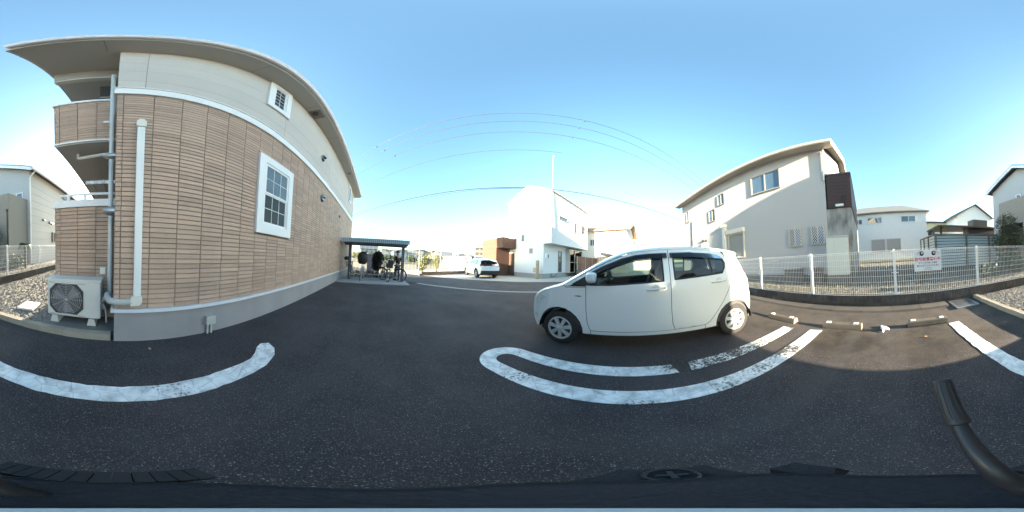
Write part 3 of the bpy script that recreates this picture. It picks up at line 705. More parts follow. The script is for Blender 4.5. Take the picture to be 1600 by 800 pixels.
for sx in (-1, 1):
    cx, cz = sx*.135, .385
    eye = obj(MB().add([(cx-sx*(.0)+.048*cos(q*pi/12), .0016, cz+.05*sin(q*pi/12)) for q in range(24)], [tuple(range(24))]), 'eye', INK, sg, world=False, fix=False)
    obj(MB().add([(cx+.008*sx*0-.008+.020*cos(q*pi/8), .0026, cz+.012+.022*sin(q*pi/8)) for q in range(16)], [tuple(range(16))]), 'glint', M('sign_pink', (.75, .6, .6), .5), eye, world=False, fix=False)
    up = [(cx-sx*.06+sx*.185*k/12, cz+.052*sin(pi*(.18+.82*k/12))-.012*(k/12)) for k in range(13)]
    lo = [(cx+sx*.04+sx*.085*k/8, cz-.045+.05*(k/8)**1.3) for k in range(9)]
    obj(MB().tube([(x_, .002, z_) for x_, z_ in up], [.0012+.0045*sin(pi*k/12) for k in range(13)], 4), 'eyelid', INK, eye, world=False)
    obj(MB().tube([(x_, .002, z_) for x_, z_ in lo], .0018, 4), 'eyelid', INK, eye, world=False)

# ------------------------------------------------------------------ wheel stops, litter
STOPM = M('wheel_stop_concrete', (.10, .088, .070), .9, var=.25, vscale=9, bump=.4, bscale=70)
STOPE = M('wheel_stop_end', (.19, .15, .11), .85, var=.15, vscale=10)
WGREY = M('reflector_white', (.80, .80, .80), .3)
def wheel_stop(x0, x1, y, ang, label):
    t = thing('wheel_stop', ((x0+x1)/2, y, 0), label, 'wheel stop', ang, 'concrete wheel stops in front of the block wall')
    L_ = (x1-x0)/2
    prof = [(.07, 0), (.066, .03), (.052, .085), (.035, .10), (-.035, .10), (-.052, .085), (-.066, .03), (-.07, 0)]
    obj(MB().prism(prof, 0, -L_+.012, L_-.012), 'body', STOPM, t, False)
    for sx in (-1, 1): obj(MB().prism([(p[0]*.98, p[1]*.985) for p in prof], 0, sx*(L_-.012), sx*L_), 'end', STOPE, t, False)
    for k in range(4):
        z_ = .025+.014*k; yv = .0675-.012*k/1.6
        for sx in (-1, 1): obj(MB().hexa([(sx*.03, yv-.006, z_), (sx*(L_-.06), yv-.006, z_), (sx*(L_-.06), yv+.0025, z_), (sx*.03, yv+.0025, z_), (sx*.03, yv-.008, z_+.005), (sx*(L_-.06), yv-.008, z_+.005), (sx*(L_-.06), yv+.001, z_+.005), (sx*.03, yv+.001, z_+.005)]), 'rib', STOPM, t, False)
    for sx in (-1, 1):
        obj(MB().hexa([(sx*(L_-.13), -.028, .099), (sx*(L_-.05), -.028, .099), (sx*(L_-.05), .03, .099), (sx*(L_-.13), .03, .099), (sx*(L_-.12), -.018, .112), (sx*(L_-.06), -.018, .112), (sx*(L_-.06), .02, .112), (sx*(L_-.12), .02, .112)]), 'reflector', WGREY, t, False)
    return t
wheel_stop(1.61, 2.23, -2.42, R(-1), 'concrete wheel stop behind the rear wheel of the white car')
wheel_stop(2.92, 3.54, -2.42, 0, 'concrete wheel stop mostly hidden behind the white car')
wheel_stop(.46, 1.08, -2.43, R(1), 'concrete wheel stop with a dark stain before it, at the hairpin line end')
wheel_stop(-.87, -.235, -2.47, R(-2), 'concrete wheel stop at the foot of the long white bay line')
mb = MB(); rnd = random.Random(3)
for k in range(16):
    c = Vector((.12+rnd.gauss(0, .028), -2.41+rnd.gauss(0, .028), .014+rnd.random()*.035)); vs = []
    for q in range(5): vs.append(c+Vector((rnd.gauss(0, .028), rnd.gauss(0, .028), rnd.gauss(0, .012))))
    for p in vs: p.z = max(.004, p.z)
    mb.add(vs, [(0, 1, 2), (0, 2, 3), (0, 3, 4), (1, 2, 4)])
obj(mb, 'crumpled_paper', M('paper', (.78, .78, .80), .8), label='crumpled white paper lying between two wheel stops', cat='litter', fix=False)
for (x_, y_, lab) in ((-.42, -2.05, 'tan fallen leaf in the dark stain by the last wheel stop'), (-1.66, .33, 'tan fallen leaf at the foot of the apartment foundation')):
    mb = MB(); mb.add([(x_-.03, y_, .006), (x_, y_-.018, .014), (x_+.035, y_+.004, .008), (x_+.004, y_+.02, .018)], [(0, 1, 3), (1, 2, 3)])
    obj(mb, 'fallen_leaf', M('leaf_tan', (.40, .27, .14), .7), label=lab, cat='leaf', fix=False)

# ------------------------------------------------------------------ cars
CARW = bpy.data.materials.new('car_paint_white'); CARW.use_nodes = True
_b = CARW.node_tree.nodes['Principled BSDF']; _b.inputs['Base Color'].default_value = (.72, .765, .775, 1); _b.inputs['Roughness'].default_value = .28; _b.inputs['Coat Weight'].default_value = .9; _b.inputs['Coat Roughness'].default_value = .06
CGLASS = glass('car_glass', (.52, .60, .58), .45); CGLASSD = glass('car_glass_dark', (.14, .16, .16), .45); VISOR = glass('door_visor', (.13, .12, .13), .35, .08)
TRIMD = M('car_trim', (.018, .018, .02), .5); SEATM = M('seat_fabric', (.10, .11, .11), .9); INTM = M('car_interior', (.05, .052, .055), .8)
CHROME = M('chrome', (.7, .7, .72), .15, metal=1.0); HUB = M('hubcap', (.50, .52, .53), .35, metal=.35)
LAMPG = M('lamp_clear', (.62, .66, .68), .08, spec=.8); LAMPR = M('lamp_red', (.30, .01, .015), .15, spec=.8)

def smooth_curve(pts, n):
    out_ = []; P = [Vector(p) for p in pts]; N = len(P)
    for i in range(N-1):
        p0, p1, p2, p3 = P[max(0, i-1)], P[i], P[i+1], P[min(N-1, i+2)]
        for k in range(n):
            t_ = k/n; out_.append(.5*((2*p1)+(p2-p0)*t_+(2*p0-5*p1+4*p2-p3)*t_*t_+(3*p1-p0-3*p2+p3)*t_**3))
    out_.append(P[-1]); return out_

def wheel(parent, x, y, side, r, wdt, rim_r, spokes, matrim):
    """side=-1: outer face towards -X"""
    s = side; xo = x; 
    prof = [(rim_r, -wdt*.5), (rim_r+.01, -wdt*.53), (r-.03, -wdt*.5), (r-.006, -wdt*.40), (r, -wdt*.25), (r, wdt*.25), (r-.006, wdt*.4), (r-.03, wdt*.5), (rim_r, wdt*.5)]
    w_ = obj(MB().lathe([(a_, b_) for a_, b_ in prof], (xo+ -s*wdt*.5, y, r), 0, 36), 'wheel', RUBBER, parent, False, smooth=True)
    xf = xo   # outer plane
    obj(MB().lathe([(rim_r+.004, -s*.0), (rim_r-.004, s*.006), (rim_r-.018, s*.002), (rim_r-.02, -s*.03)], (xf, y, r), 0, 36), 'rim', matrim, w_, False, smooth=True)
    obj(MB().cyl((xf-s*.032, y, r), (xf-s*.034, y, r), rim_r-.015, n=28), 'backing', M('wheel_dark', (.02, .02, .02), .7), w_, False)
    for k in range(spokes):
        a_ = 2*pi*k/spokes+.25; ca, sa = cos(a_), sin(a_)
        def P(rr, tt, xx): return (xf+xx, y+rr*ca-tt*sa, r+rr*sa+tt*ca)
        R1 = rim_r-.012
        obj(MB().hexa([P(.03, -.022, -s*.02), P(R1, -.034, -s*.02), P(R1, .034, -s*.02), P(.03, .022, -s*.02), P(.03, -.016, s*.008), P(R1, -.026, s*.0), P(R1, .026, s*.0), P(.03, .016, s*.008)]), 'spoke', matrim, w_, False)
    obj(MB().lathe([(.046, -s*.02), (.044, s*.006), (.03, s*.016), (0.001, s*.018)], (xf, y, r), 0, 18), 'hub', matrim, w_, False, smooth=True)
    return w_

def build_car(root, P):
    HW = P['hw']; wfun = P['w']
    E = smooth_curve([e[:2] for e in P['edge']], 5); Cc = smooth_curve([e[2:4] for e in P['edge']], 5)
    N = len(E); NT = 10
    def top_pt(i, k, sgn, off=0):      # k in 0..NT from the edge to the centre line
        th = pi/2*k/NT; e, c = E[i], Cc[i]; we = wfun(e.x, e.y); s_ = sin(th)
        x = we*cos(th)**.8 if k < NT else 0
        q = e+(c-e)*(1-(1-s_)**1.0 if False else s_)
        return Vector((sgn*x, q.x, q.y))
    def strip(i0, i1, mat, name, off=0.0, k0=0, sides=True, inset=0, parent=None):
        mb = MB(); cols_ = list(range(-(NT-k0), NT-k0+1)) if sides else None
        for i in range(i0, i1+1):
            for c_ in cols_:
                k = NT-abs(c_); sg_ = -1 if c_ < 0 else 1
                p = top_pt(i, k, sg_); mb.v.append(p)
        nc = len(cols_)
        for i in range(i1-i0):
            for c_ in range(nc-1): mb.f.append((i*nc+c_, i*nc+c_+1, (i+1)*nc+c_+1, (i+1)*nc+c_))
        if off or inset:
            tmp = bmesh.new(); vs = [tmp.verts.new(v) for v in mb.v]
            for f in mb.f:
                try: tmp.faces.new([vs[q] for q in f])
                except ValueError: pass
            tmp.normal_update(); cen = Vector((0, 0, .7))
            for q, v in enumerate(vs):
                nrm = v.normal; nrm = nrm if nrm.dot(v.co-cen) > 0 else -nrm
                mb.v[q] = v.co+nrm*off
            tmp.free()
        mb.v = [tuple(p) for p in mb.v]
        return obj(mb, name, mat, parent or root, False, smooth='all', fix=False)
    for (name, i0, i1, mat) in P['strips']: strip(i0*5, i1*5, mat, name)
    for (name, i0, i1, mat, off, k0) in P.get('overlays', []): strip(i0, i1, mat, name, off, k0)
    # sides
    for sg_ in (-1, 1):
        fn_ = lambda off: (lambda u, v: (sg_*(wfun(u, v)+off), u, v))
        for (name, poly, holes, mat) in P['panels']:
            po = obj(cdt(fit_poly(poly, .004), holes, P.get('step', .07), fn_(0)), name, mat, root, False, smooth='all', fix=False)
            if name in P.get('windows', {}):
                for (poly2, gm) in P['windows'][name]:
                    obj(cdt(poly2, [], .15, fn_(-.008)), 'window_pane', gm, po, False, smooth='all', fix=False)
            if name in P.get('details', {}):
                for fnc in P['details'][name]: fnc(po, sg_, wfun)
        obj(cdt(P['inner'][0], P['inner'][1], .12, fn_(-.035)), 'inner_trim', INTM, root, False, smooth='all', fix=False)
    for (y_, xs) in P['wheels']:
        for sg_ in (-1, 1):
            wheel(root, sg_*xs, y_, sg_, P['wr'], P['ww'], P['rr'], P['spokes'], P['rimmat'])
    obj(MB().box(-HW+.08, HW-.08, P['floor'][0], P['floor'][1], P['floor'][2], P['floor'][2]+.05), 'floor', TRIMD, root, False)
    for (y_, xs) in P['wheels']:     # wheel wells
        for sg_ in (-1, 1):
            mb = MB(); n = 12; rw = P['wr']+.065
            for k in range(n+1):
                t_ = pi*k/n-.0; mb.v += [(sg_*(HW-.03), y_+rw*cos(t_), P['wr']+rw*sin(t_)-.03), (sg_*(HW-.30), y_+rw*cos(t_), P['wr']+rw*sin(t_)-.03)]
            mb.f += [(2*k, 2*k+1, 2*k+3, 2*k+2) for k in range(n)]
            obj(mb, 'wheel_well', TRIMD, root, False, fix=False)

def arch(yc, zc, r, z0, n=12):     # from front foot over the top to the rear foot (y decreasing)
    a0 = math.asin((z0-zc)/r); return [(yc+r*cos(a0+(pi-2*a0)*k/n), zc+r*sin(a0+(pi-2*a0)*k/n)) for k in range(n+1)]

# --- the white hatchback
HWc = .735
def w_hatch(y, z):
    x = HWc-.012*max(0, (.42-z)/.2)**2-.012*((z-.62)/.3)**2*(1 if z < .95 else 0)
    if z > .90: x = HWc-.0105-.155*((z-.90)/.48)**1.25 if z > .90 else x
    if z <= .90: x = HWc-.0105*((z-.60)/.30)**2-.012*max(0, (.42-z)/.2)**2
    if y > .95: x -= .21*((y-.95)/.56)**2.6
    if y < -1.35: x -= .10*((-1.35-y)/.5)**2.2
    return x
bay = .987, -1.468
edge = [  # edge y,z, centre y,z
 (1.40, .20, 1.56, .20), (1.46, .30, 1.64, .30), (1.475, .42, 1.66, .43), (1.46, .56, 1.65, .56), (1.43, .66, 1.62, .66), (1.36, .745, 1.54, .755),
 (1.22, .83, 1.38, .835), (1.06, .885, 1.20, .895), (.93, .925, 1.04, .955),
 (.72, 1.045, .82, 1.085), (.45, 1.19, .52, 1.255), (.20, 1.30, .24, 1.375), (.0, 1.365, .02, 1.435),
 (-.35, 1.405, -.35, 1.482), (-.8, 1.415, -.8, 1.495), (-1.25, 1.39, -1.25, 1.475), (-1.52, 1.345, -1.58, 1.435), (-1.62, 1.31, -1.73, 1.405),
 (-1.66, 1.22, -1.745, 1.27), (-1.735, 1.06, -1.83, 1.06), (-1.79, .93, -1.88, .93), (-1.815, .75, -1.895, .76), (-1.83, .62, -1.93, .62), (-1.83, .45, -1.925, .44), (-1.80, .30, -1.88, .28)]
zed = smooth_curve([e[:2] for e in edge], 5)
def edge_between(y0, y1):          # upper outline of the side, from y0 down to y1 (y decreasing), upper part only
    return [(p.x, p.y) for p in zed if p.y > .60 and y1 < p.x < y0]
def ztop(y):
    pts = [(p.x, p.y) for p in zed if p.y > .58]
    for i in range(len(pts)-1):
        (ya, za), (yb, zb) = pts[i], pts[i+1]
        if yb <= y <= ya: return za+(zb-za)*(ya-y)/(ya-yb+1e-9)
    return .9
AF, AR = arch(.987, .27, .335, .235), arch(-1.468, .27, .335, .235)
frontlow = [(p.x, p.y) for p in zed if p.x > 1.2 and p.y < .80]
fender = [(AF[0][0], .235)]+[(1.37, .205)]+[(p[0], p[1]) for p in frontlow if p[1] > .21]+edge_between(1.33, .935)+[(.925, ztop(.925)), (.88, .90), (.80, .905), (.605, .915), (.60, .60), (.585, .42), (.56, .33), (.545, .30), (.545, .235)]+AF[::-1][0:-1]
win_f = [(.80, .945), (.62, 1.045), (.35, 1.185), (.12, 1.272), (-.05, 1.318), (-.25, 1.338), (-.40, 1.34), (-.405, .985), (.30, .945)]
front_door = [(.605, .915), (.88, .90), (.925, ztop(.925))]+edge_between(.92, -.49)+[(-.49, ztop(-.49)), (-.495, .9), (-.49, .6), (-.50, .40), (-.53, .295), (.545, .295), (.56, .33), (.585, .42), (.60, .60)]
win_r = [(-.555, 1.34), (-.8, 1.345), (-1.10, 1.325), (-1.24, 1.30), (-1.33, 1.255), (-1.36, 1.19), (-1.34, 1.12), (-1.285, 1.045), (-.9, 1.02), (-.555, .998)]
rear_door = [(-.49, ztop(-.49))]+edge_between(-.5, -1.36)+[(-1.38, 1.32), (-1.435, 1.2), (-1.445, 1.08), (-1.42, .92), (-1.36, .78), (-1.26, .62), (-1.12, .44), (-1.03, .335), (-.96, .30), (-.53, .295), (-.50, .40), (-.49, .6), (-.495, .9)]
rearlow = [(p.x, p.y) for p in zed if p.x < -1.6 and p.y < 1.32]
quarter = [(-1.36, ztop(-1.36))]+edge_between(-1.37, -1.61)+[(p[0], p[1]) for p in rearlow]+[(-1.795, .29), (AR[0][0]-.0+0, .235)][:1]+[(-1.79, .235)]+AR[::-1]+[(-1.12, .235)]+[(-.96, .235), (-.96, .30), (-1.03, .335), (-1.12, .44), (-1.26, .62), (-1.36, .78), (-1.42, .92), (-1.445, 1.08), (-1.435, 1.2), (-1.38, 1.32)]
# arch of the rear wheel runs from the tail forwards
quarter = [(-1.36, ztop(-1.36))]+edge_between(-1.37, -1.61)+rearlow+[(-1.80, .24)]+arch(-1.468, .27, .335, .235)[::-1]+[(-.96, .235), (-.96, .30), (-1.03, .335), (-1.12, .44), (-1.26, .62), (-1.36, .78), (-1.42, .92), (-1.445, 1.08), (-1.435, 1.2), (-1.38, 1.32)]
sill = [(.545, .295), (-.96, .30), (-.96, .235), (.545, .235)]
def d_handle(y0, y1, z):
    def f(po, sg_, wf):
        x = lambda yy, o: sg_*(wf(yy, z)+o)
        ym = (y0+y1)/2
        cup = MB(); n = 16
        cup.add([(x(ym, .0025), ym+.055*cos(2*pi*k/n), z+.012+.045*sin(2*pi*k/n)) for k in range(n)], [tuple(range(n))])
        obj(cup, 'handle_cup', M('cup_shade', (.60, .62, .61), .4), po, False, fix=False)
        obj(MB().tube([(x(y0, .004), y0, z-.006), (x(y0, .022), y0-.02, z-.004), (x(ym, .034), ym, z+.004), (x(y1, .028), y1+.03, z+.012), (x(y1, .004), y1, z+.012)], [.008, .012, .0145, .0145, .008], 8), 'handle', CARW, po, False, smooth=True)
    return f
def visor(pts_top, pts_bot):
    def f(po, sg_, wf):
        mb = MB(); n = len(pts_top)
        mb.v = [(sg_*(wf(*p)+.012), *p) for p in pts_top]+[(sg_*(wf(*p)+.03), *p) for p in pts_bot]
        mb.f = [(k, k+1, n+k+1, n+k) for k in range(n-1)]
        obj(mb, 'window_visor', VISOR, po, False, smooth='all', fix=False)
    return f
def gasket(poly, r_):
    def f(po, sg_, wf):
        pp = densify(poly, .08)
        obj(MB().tube([(sg_*(wf(*p)-.002), *p) for p in pp], r_, 5, closed=True), 'window_seal', TRIMD, po, False, smooth=True)
    return f
def mirror(po, sg_, wf):
    x0 = sg_*(HWc-.01)
    mb = MB(); n = 12
    prof = [(0, .55, 1), (.01, .9, 1), (.05, 1.0, 1), (.095, .92, 1), (.118, .6, 1), (.122, .05, 1)]
    vs = []
    for (d, k_, _) in prof:
        for q in range(n):
            t_ = 2*pi*q/n; cx, cz = cos(t_), sin(t_); m_ = (abs(cx)**4+abs(cz)**4)**-.25
            vs.append((x0+sg_*(.09+.085*k_*cx*m_), .45+d-.0, 1.05+.068*k_*cz*m_))
    mb.add(vs, [(i*n+k, i*n+(k+1) % n, (i+1)*n+(k+1) % n, (i+1)*n+k) for i in range(len(prof)-1) for k in range(n)]+[tuple(range(n))])
    mi = obj(mb, 'mirror', CARW, po, False, smooth=True)
    obj(MB().hexa([(x0-sg_*.04, .47, .955), (x0+sg_*.1, .47, .985), (x0+sg_*.1, .55, .985), (x0-sg_*.04, .57, .955), (x0-sg_*.04, .47, .985), (x0+sg_*.1, .47, 1.0), (x0+sg_*.1, .55, 1.0), (x0-sg_*.04, .57, .985)]), 'mirror_arm', TRIMD, mi, False)
def sail(po, sg_, wf):       # black corner triangle in front of the window
    obj(cdt([(.90, .915), (.60, .925), (.60, 1.03), (.70, .99), (.82, .93)], [], .1, lambda u, v: (sg_*(wf(u, v)+.003), u, v)), 'corner_trim', TRIMD, po, False, fix=False)
def bpost(po, sg_, wf):
    obj(MB().tube([(sg_*(wf(-1.10, 1.325)-.004), -1.10, 1.325), (sg_*(wf(-1.13, 1.035)-.004), -1.13, 1.035)], .014, 6), 'quarter_bar', TRIMD, po, False)
def badge(po, sg_, wf):
    obj(MB().box(sg_*(wf(.70, .79)), sg_*(wf(.70, .79)+.003), .665, .755, .782, .794).add([(sg_*(wf(.7, .79)+.004), .695, .78), (sg_*(wf(.7, .79)+.004), .725, .78), (sg_*(wf(.7, .79)+.004), .71, .81)], [(0, 1, 2)]), 'badge', M('badge', (.18, .22, .26), .3, metal=.5), po, False, fix=False)
def headlight(po, sg_, wf):
    obj(cdt([(1.20, .735), (1.34, .755), (1.43, .655), (1.455, .57), (1.40, .585), (1.33, .65)], [], .05, lambda u, v: (sg_*(wf(u, v)+.005), u, v)), 'headlight', LAMPG, po, False, smooth='all', fix=False)
    obj(MB().box(sg_*(wf(1.43, .40)+.001), sg_*(wf(1.43, .40)+.01), 1.40, 1.45, .375, .42), 'fog_lamp', LAMPG, po, False)
def fuel(po, sg_, wf):
    if sg_ < 0: obj(MB().tube([(sg_*(wf(*p)+.0005), *p) for p in ((-1.52, .90), (-1.655, .905), (-1.66, .885), (-1.66, .78), (-1.645, .765), (-1.525, .765), (-1.51, .78), (-1.51, .885))], .0025, 4, closed=True), 'fuel_flap_seam', TRIMD, po, False)
    obj(cdt([(-1.775, .93), (-1.715, 1.09), (-1.70, 1.09), (-1.755, .92)], [], .08, lambda u, v: (sg_*(wf(u, v)+.004), u, v)), 'tail_lamp', LAMPR, po, False, fix=False)
car = thing('hatchback_car', (2.79, 0, 0), 'white five-door hatchback parked beside the white hairpin line', 'car')
innerp = [(.90, .24), (.90, .92)]+edge_between(.9, -1.55)+[(-1.6, 1.28), (-1.75, .95), (-1.78, .30)]
build_car(car, dict(hw=HWc, w=w_hatch, edge=edge, step=.075,
    strips=[('front_bumper', 0, 4, CARW), ('grille_panel', 4, 5, CARW), ('hood', 5, 8, CARW), ('windscreen', 8, 12, CGLASS), ('roof', 12, 17, CARW), ('rear_window', 17, 20, CGLASSD), ('tailgate', 20, 22, CARW), ('rear_bumper', 22, 24, CARW)],
    overlays=[('grille', 10, 13, TRIMD, .004, 5), ('lower_grille', 4, 8, TRIMD, .004, 4)],
    panels=[('fender', fender, [], CARW), ('front_door', front_door, [win_f], CARW), ('rear_door', rear_door, [win_r], CARW), ('rear_quarter', quarter, [], CARW), ('sill', sill, [], CARW)],
    windows={'front_door': [(win_f, CGLASS)], 'rear_door': [(win_r, CGLASS)]},
    details={'fender': [headlight, badge], 'rear_quarter': [fuel],
             'front_door': [gasket(win_f, .011), sail, mirror, d_handle(-.17, -.42, .885), visor([(.62, 1.075), (.40, 1.19), (.15, 1.292), (-.05, 1.338), (-.25, 1.356), (-.47, 1.362)], [(.60, 1.045), (.36, 1.145), (.10, 1.235), (-.07, 1.268), (-.25, 1.285), (-.47, 1.29)])],
             'rear_door': [gasket(win_r, .012), bpost, d_handle(-1.08, -1.33, .93), visor([(-.51, 1.362), (-.8, 1.368), (-1.10, 1.348), (-1.26, 1.32), (-1.34, 1.275)], [(-.51, 1.29), (-.8, 1.298), (-1.08, 1.283), (-1.22, 1.27), (-1.33, 1.262)])]},
    inner=(innerp, [fit_poly(win_f, -.01), fit_poly(win_r, -.01)]),
    wheels=[(.987, .705), (-1.468, .705)], wr=.27, ww=.15, rr=.178, spokes=7, rimmat=HUB, floor=(-1.75, 1.3, .2)))
# interior of the hatchback
def seat(parent, x, y, name='seat'):
    s_ = obj(MB().hexa([(x-.22, y-.25, .42), (x+.22, y-.25, .42), (x+.22, y+.25, .46), (x-.22, y+.25, .46), (x-.20, y-.25, .57), (x+.20, y-.25, .57), (x+.20, y+.24, .60), (x-.20, y+.24, .60)]), name, SEATM, parent, False)
    obj(MB().hexa([(x-.21, y-.30, .55), (x+.21, y-.30, .55), (x+.21, y-.17, .57), (x-.21, y-.17, .57), (x-.15, y-.50, 1.16), (x+.15, y-.50, 1.16), (x+.15, y-.41, 1.17), (x-.15, y-.41, 1.17)]), 'backrest', SEATM, s_, False)
    obj(MB().hexa([(x-.12, y-.52, 1.16), (x+.12, y-.52, 1.16), (x+.12, y-.42, 1.16), (x-.12, y-.42, 1.16), (x-.10, y-.53, 1.31), (x+.10, y-.53, 1.31), (x+.10, y-.45, 1.32), (x-.10, y-.45, 1.32)]), 'headrest', SEATM, s_, False)
seat(car, -.34, .02); seat(car, .34, .02)
obj(MB().box(-.6, .6, -1.28, -.82, .45, .6).hexa([(-.6, -1.34, .55), (.6, -1.34, .55), (.6, -1.22, .58), (-.6, -1.22, .58), (-.56, -1.45, 1.08), (.56, -1.45, 1.08), (.56, -1.36, 1.09), (-.56, -1.36, 1.09)]), 'rear_bench', SEATM, car, False)
obj(MB().hexa([(-.66, .45, .62), (.66, .45, .62), (.66, .98, .70), (-.66, .98, .70), (-.66, .50, .93), (.66, .50, .93), (.66, .96, .93), (-.66, .96, .93)]), 'dashboard', INTM, car, False)
sw = MB()
q0 = Vector((.34, .40, .93)); ux = Vector((1, 0, 0)); uz = Vector((0, .45, .89))
sw.tube([q0+ux*.18*cos(t_*pi/10)+uz*.18*sin(t_*pi/10) for t_ in range(20)], .014, 6, closed=True); sw.cyl(q0, q0+Vector((0, .2, -.1)), .03); sw.cyl(q0-ux*.17, q0+ux*.17, .016)
obj(sw, 'steering_wheel', TRIMD, car, False, smooth=True)
obj(MB().box(-.10, .10, .30, .32, 1.22, 1.28), 'rear_view_mirror', TRIMD, car, False)
obj(MB().box(-.165, .165, -1.925, -1.915, .70, .865), 'number_plate', M('plate_yellow', (.7, .55, .06), .5), car, False)
# ------------------------------------------------------------------ foliage
def foliage(name, blobs, n, size, mat, parent=None, seed=1, label=None, cat=None, flat=.0):
    rn = random.Random(seed); mb = MB()
    tot = sum(b[3]*b[4]*b[5] for b in blobs)
    for b in blobs:
        for k in range(int(n*b[3]*b[4]*b[5]/tot)+3):
            d = Vector((rn.gauss(0, 1), rn.gauss(0, 1), rn.gauss(0, 1))).normalized()*(rn.random()**.38)
            c = Vector((b[0]+d.x*b[3], b[1]+d.y*b[4], b[2]+d.z*b[5]))
            for q in range(2):
                s_ = size*rn.uniform(.6, 1.35); e1 = Vector((rn.gauss(0, 1), rn.gauss(0, 1), rn.gauss(0, .7))).normalized(); e2 = e1.cross(Vector((rn.gauss(0, 1), rn.gauss(0, 1), rn.gauss(0, 1)))).normalized()
                c2 = c+Vector((rn.gauss(0, size), rn.gauss(0, size), rn.gauss(0, size)))
                mb.add([c2-e1*s_, c2+e2*s_*.42, c2+e1*s_, c2-e2*s_*.42], [(0, 1, 2, 3)])
    return obj(mb, name, mat, parent, label=label, cat=cat, fix=False)
LEAF = M('leaf_green', (.055, .085, .030), .6, island=.5); LEAFD = M('leaf_dark', (.028, .038, .016), .65, island=.5); LEAFY = M('leaf_olive', (.13, .14, .05), .65, island=.45)
BARK = M('bark', (.10, .075, .055), .9, var=.3, vscale=20)
def tree(name, x, y, z, h, blobs, n, size, mat, label, seed, cat='tree'):
    t = thing(name, (x, y, z), label, cat)
    mb = MB(); rn = random.Random(seed); top = Vector((x, y, z+h*.75))
    mb.tube([(x, y, z), (x+.03, y-.02, z+h*.3), top], [h*.03, h*.022, h*.008], 7)
    for b in blobs: 
        q = Vector((x+.02, y, z+h*rn.uniform(.25, .5))); mb.tube([q, q.lerp(Vector(b[:3]), .5)+Vector((0, 0, .04)), Vector(b[:3])], [h*.014, h*.01, h*.004], 5)
    obj(mb, 'trunk', BARK, t, smooth=True)
    foliage('crown', blobs, n, size, mat, t, seed); return t

# ------------------------------------------------------------------ house across the fence (beige, lattice windows)
a_ = R(171.5); nB = Vector((sin(a_), cos(a_), 0)); tB = Vector((-cos(a_), sin(a_), 0))
FB = Frame(nB*5.8, tB, -nB)
oB = FB.p(.36, 0); B = thing('beige_house', (oB[0], oB[1], .25), 'two-storey beige house with lattice windows and a brown balcony behind the mesh fence', 'house')
BW_ = M('beige_siding', (.425, .415, .415), .85, var=.12, vscale=9, bump=.45, bscale=30, streak=(2, 2, 14))
BG = M('stained_render', (.25, .25, .25), .9, var=.9, vscale=2.2, bump=.2, streak=(2.4, 2.4, .9), var2=.8, vscale2=6, streak2=(1, 1, .25))
FRB = M('bronze_frame', (.30, .28, .26), .4, metal=.4)
def FBX(s0, s1, z0, z1, o0, o1, name, mat, par=None): return obj(FB.box(MB(), s0, s1, z0, z1, o0, o1), name, mat, par or B)
FBX(.42, 11.5, .0, .57, -7.4, -.04, 'foundation', CONC_D)
FBX(1.26, 11.58, .57, 5.86, -7.4, 0, 'wall', BW_)
FBX(.36, 1.258, .57, 2.98, -6, -.003, 'side_wing', BG)
FBX(.33, 1.20, 2.98, 4.40, -5.8, .02, 'balcony', M('dark_brown_siding', (.045, .022, .020), .6, var=.15, vscale=3, bump=.2))
for k in range(9): FBX(.34, 1.19, 3.0+k*.15, 3.008+k*.15, .0201, .028, 'siding_board', M('dark_brown_lap', (.06, .03, .027), .6))
FBX(.31, 1.24, 4.40, 4.46, -5.8, .05, 'balcony_cap', M('cap_dark', (.08, .07, .07), .5))
FBX(1.262, 1.30, 4.2, 4.62, .0, .06, 'downpipe_head', WHITEP)
obj(MB().cyl(FB.p(1.235, 4.6, .06), FB.p(1.235, 5.7, .06), .04), 'downpipe', M('ivory_pipe', (.62, .58, .5), .5), B, smooth=True)
# roof
ro = MB()
def fpt(s_, z_, o_): return FB.p(s_, z_, o_)
rr = [fpt(.86, 5.93, .46), fpt(11.95, 5.93, .46), fpt(11.95, 7.62, -3.7), fpt(.86, 7.62, -3.7), fpt(11.95, 5.93, -7.9), fpt(.86, 5.93, -7.9)]
rb = [(p[0], p[1], p[2]-.1) for p in rr]
ro.add(rr+rb, [(0, 1, 2, 3), (3, 2, 4, 5), (6, 7, 8, 9)[::-1], (9, 8, 10, 11)[::-1], (0, 3, 9, 6), (3, 5, 11, 9), (1, 7, 8, 2), (2, 8, 10, 4), (0, 6, 7, 1), (5, 4, 10, 11)])
rB = obj(ro, 'roof', M('roof_dark', (.10, .095, .09), .85, var=.2), B)
IV = M('ivory_trim', (.62, .58, .50), .55, var=.06)
gB = [(0, .10), (0, .02), (.03, -.015), (.08, -.015), (.11, .02), (.12, .10)]
mb = MB(); v0 = [FB.p(.84, 5.80+z_, .44+o_) for o_, z_ in gB]; v1 = [FB.p(11.97, 5.80+z_, .44+o_) for o_, z_ in gB]
mb.add(v0+v1, [(k, k+1, 7+k, 6+k) for k in range(5)]+[(0, 1, 2, 3, 4, 5), (6, 7, 8, 9, 10, 11)]); obj(mb, 'gutter', IV, rB, smooth=True)
FBX(.86, 11.95, 5.83, 5.86, .002, .43, 'soffit', M('soffit_grey', (.42, .38, .34), .8))
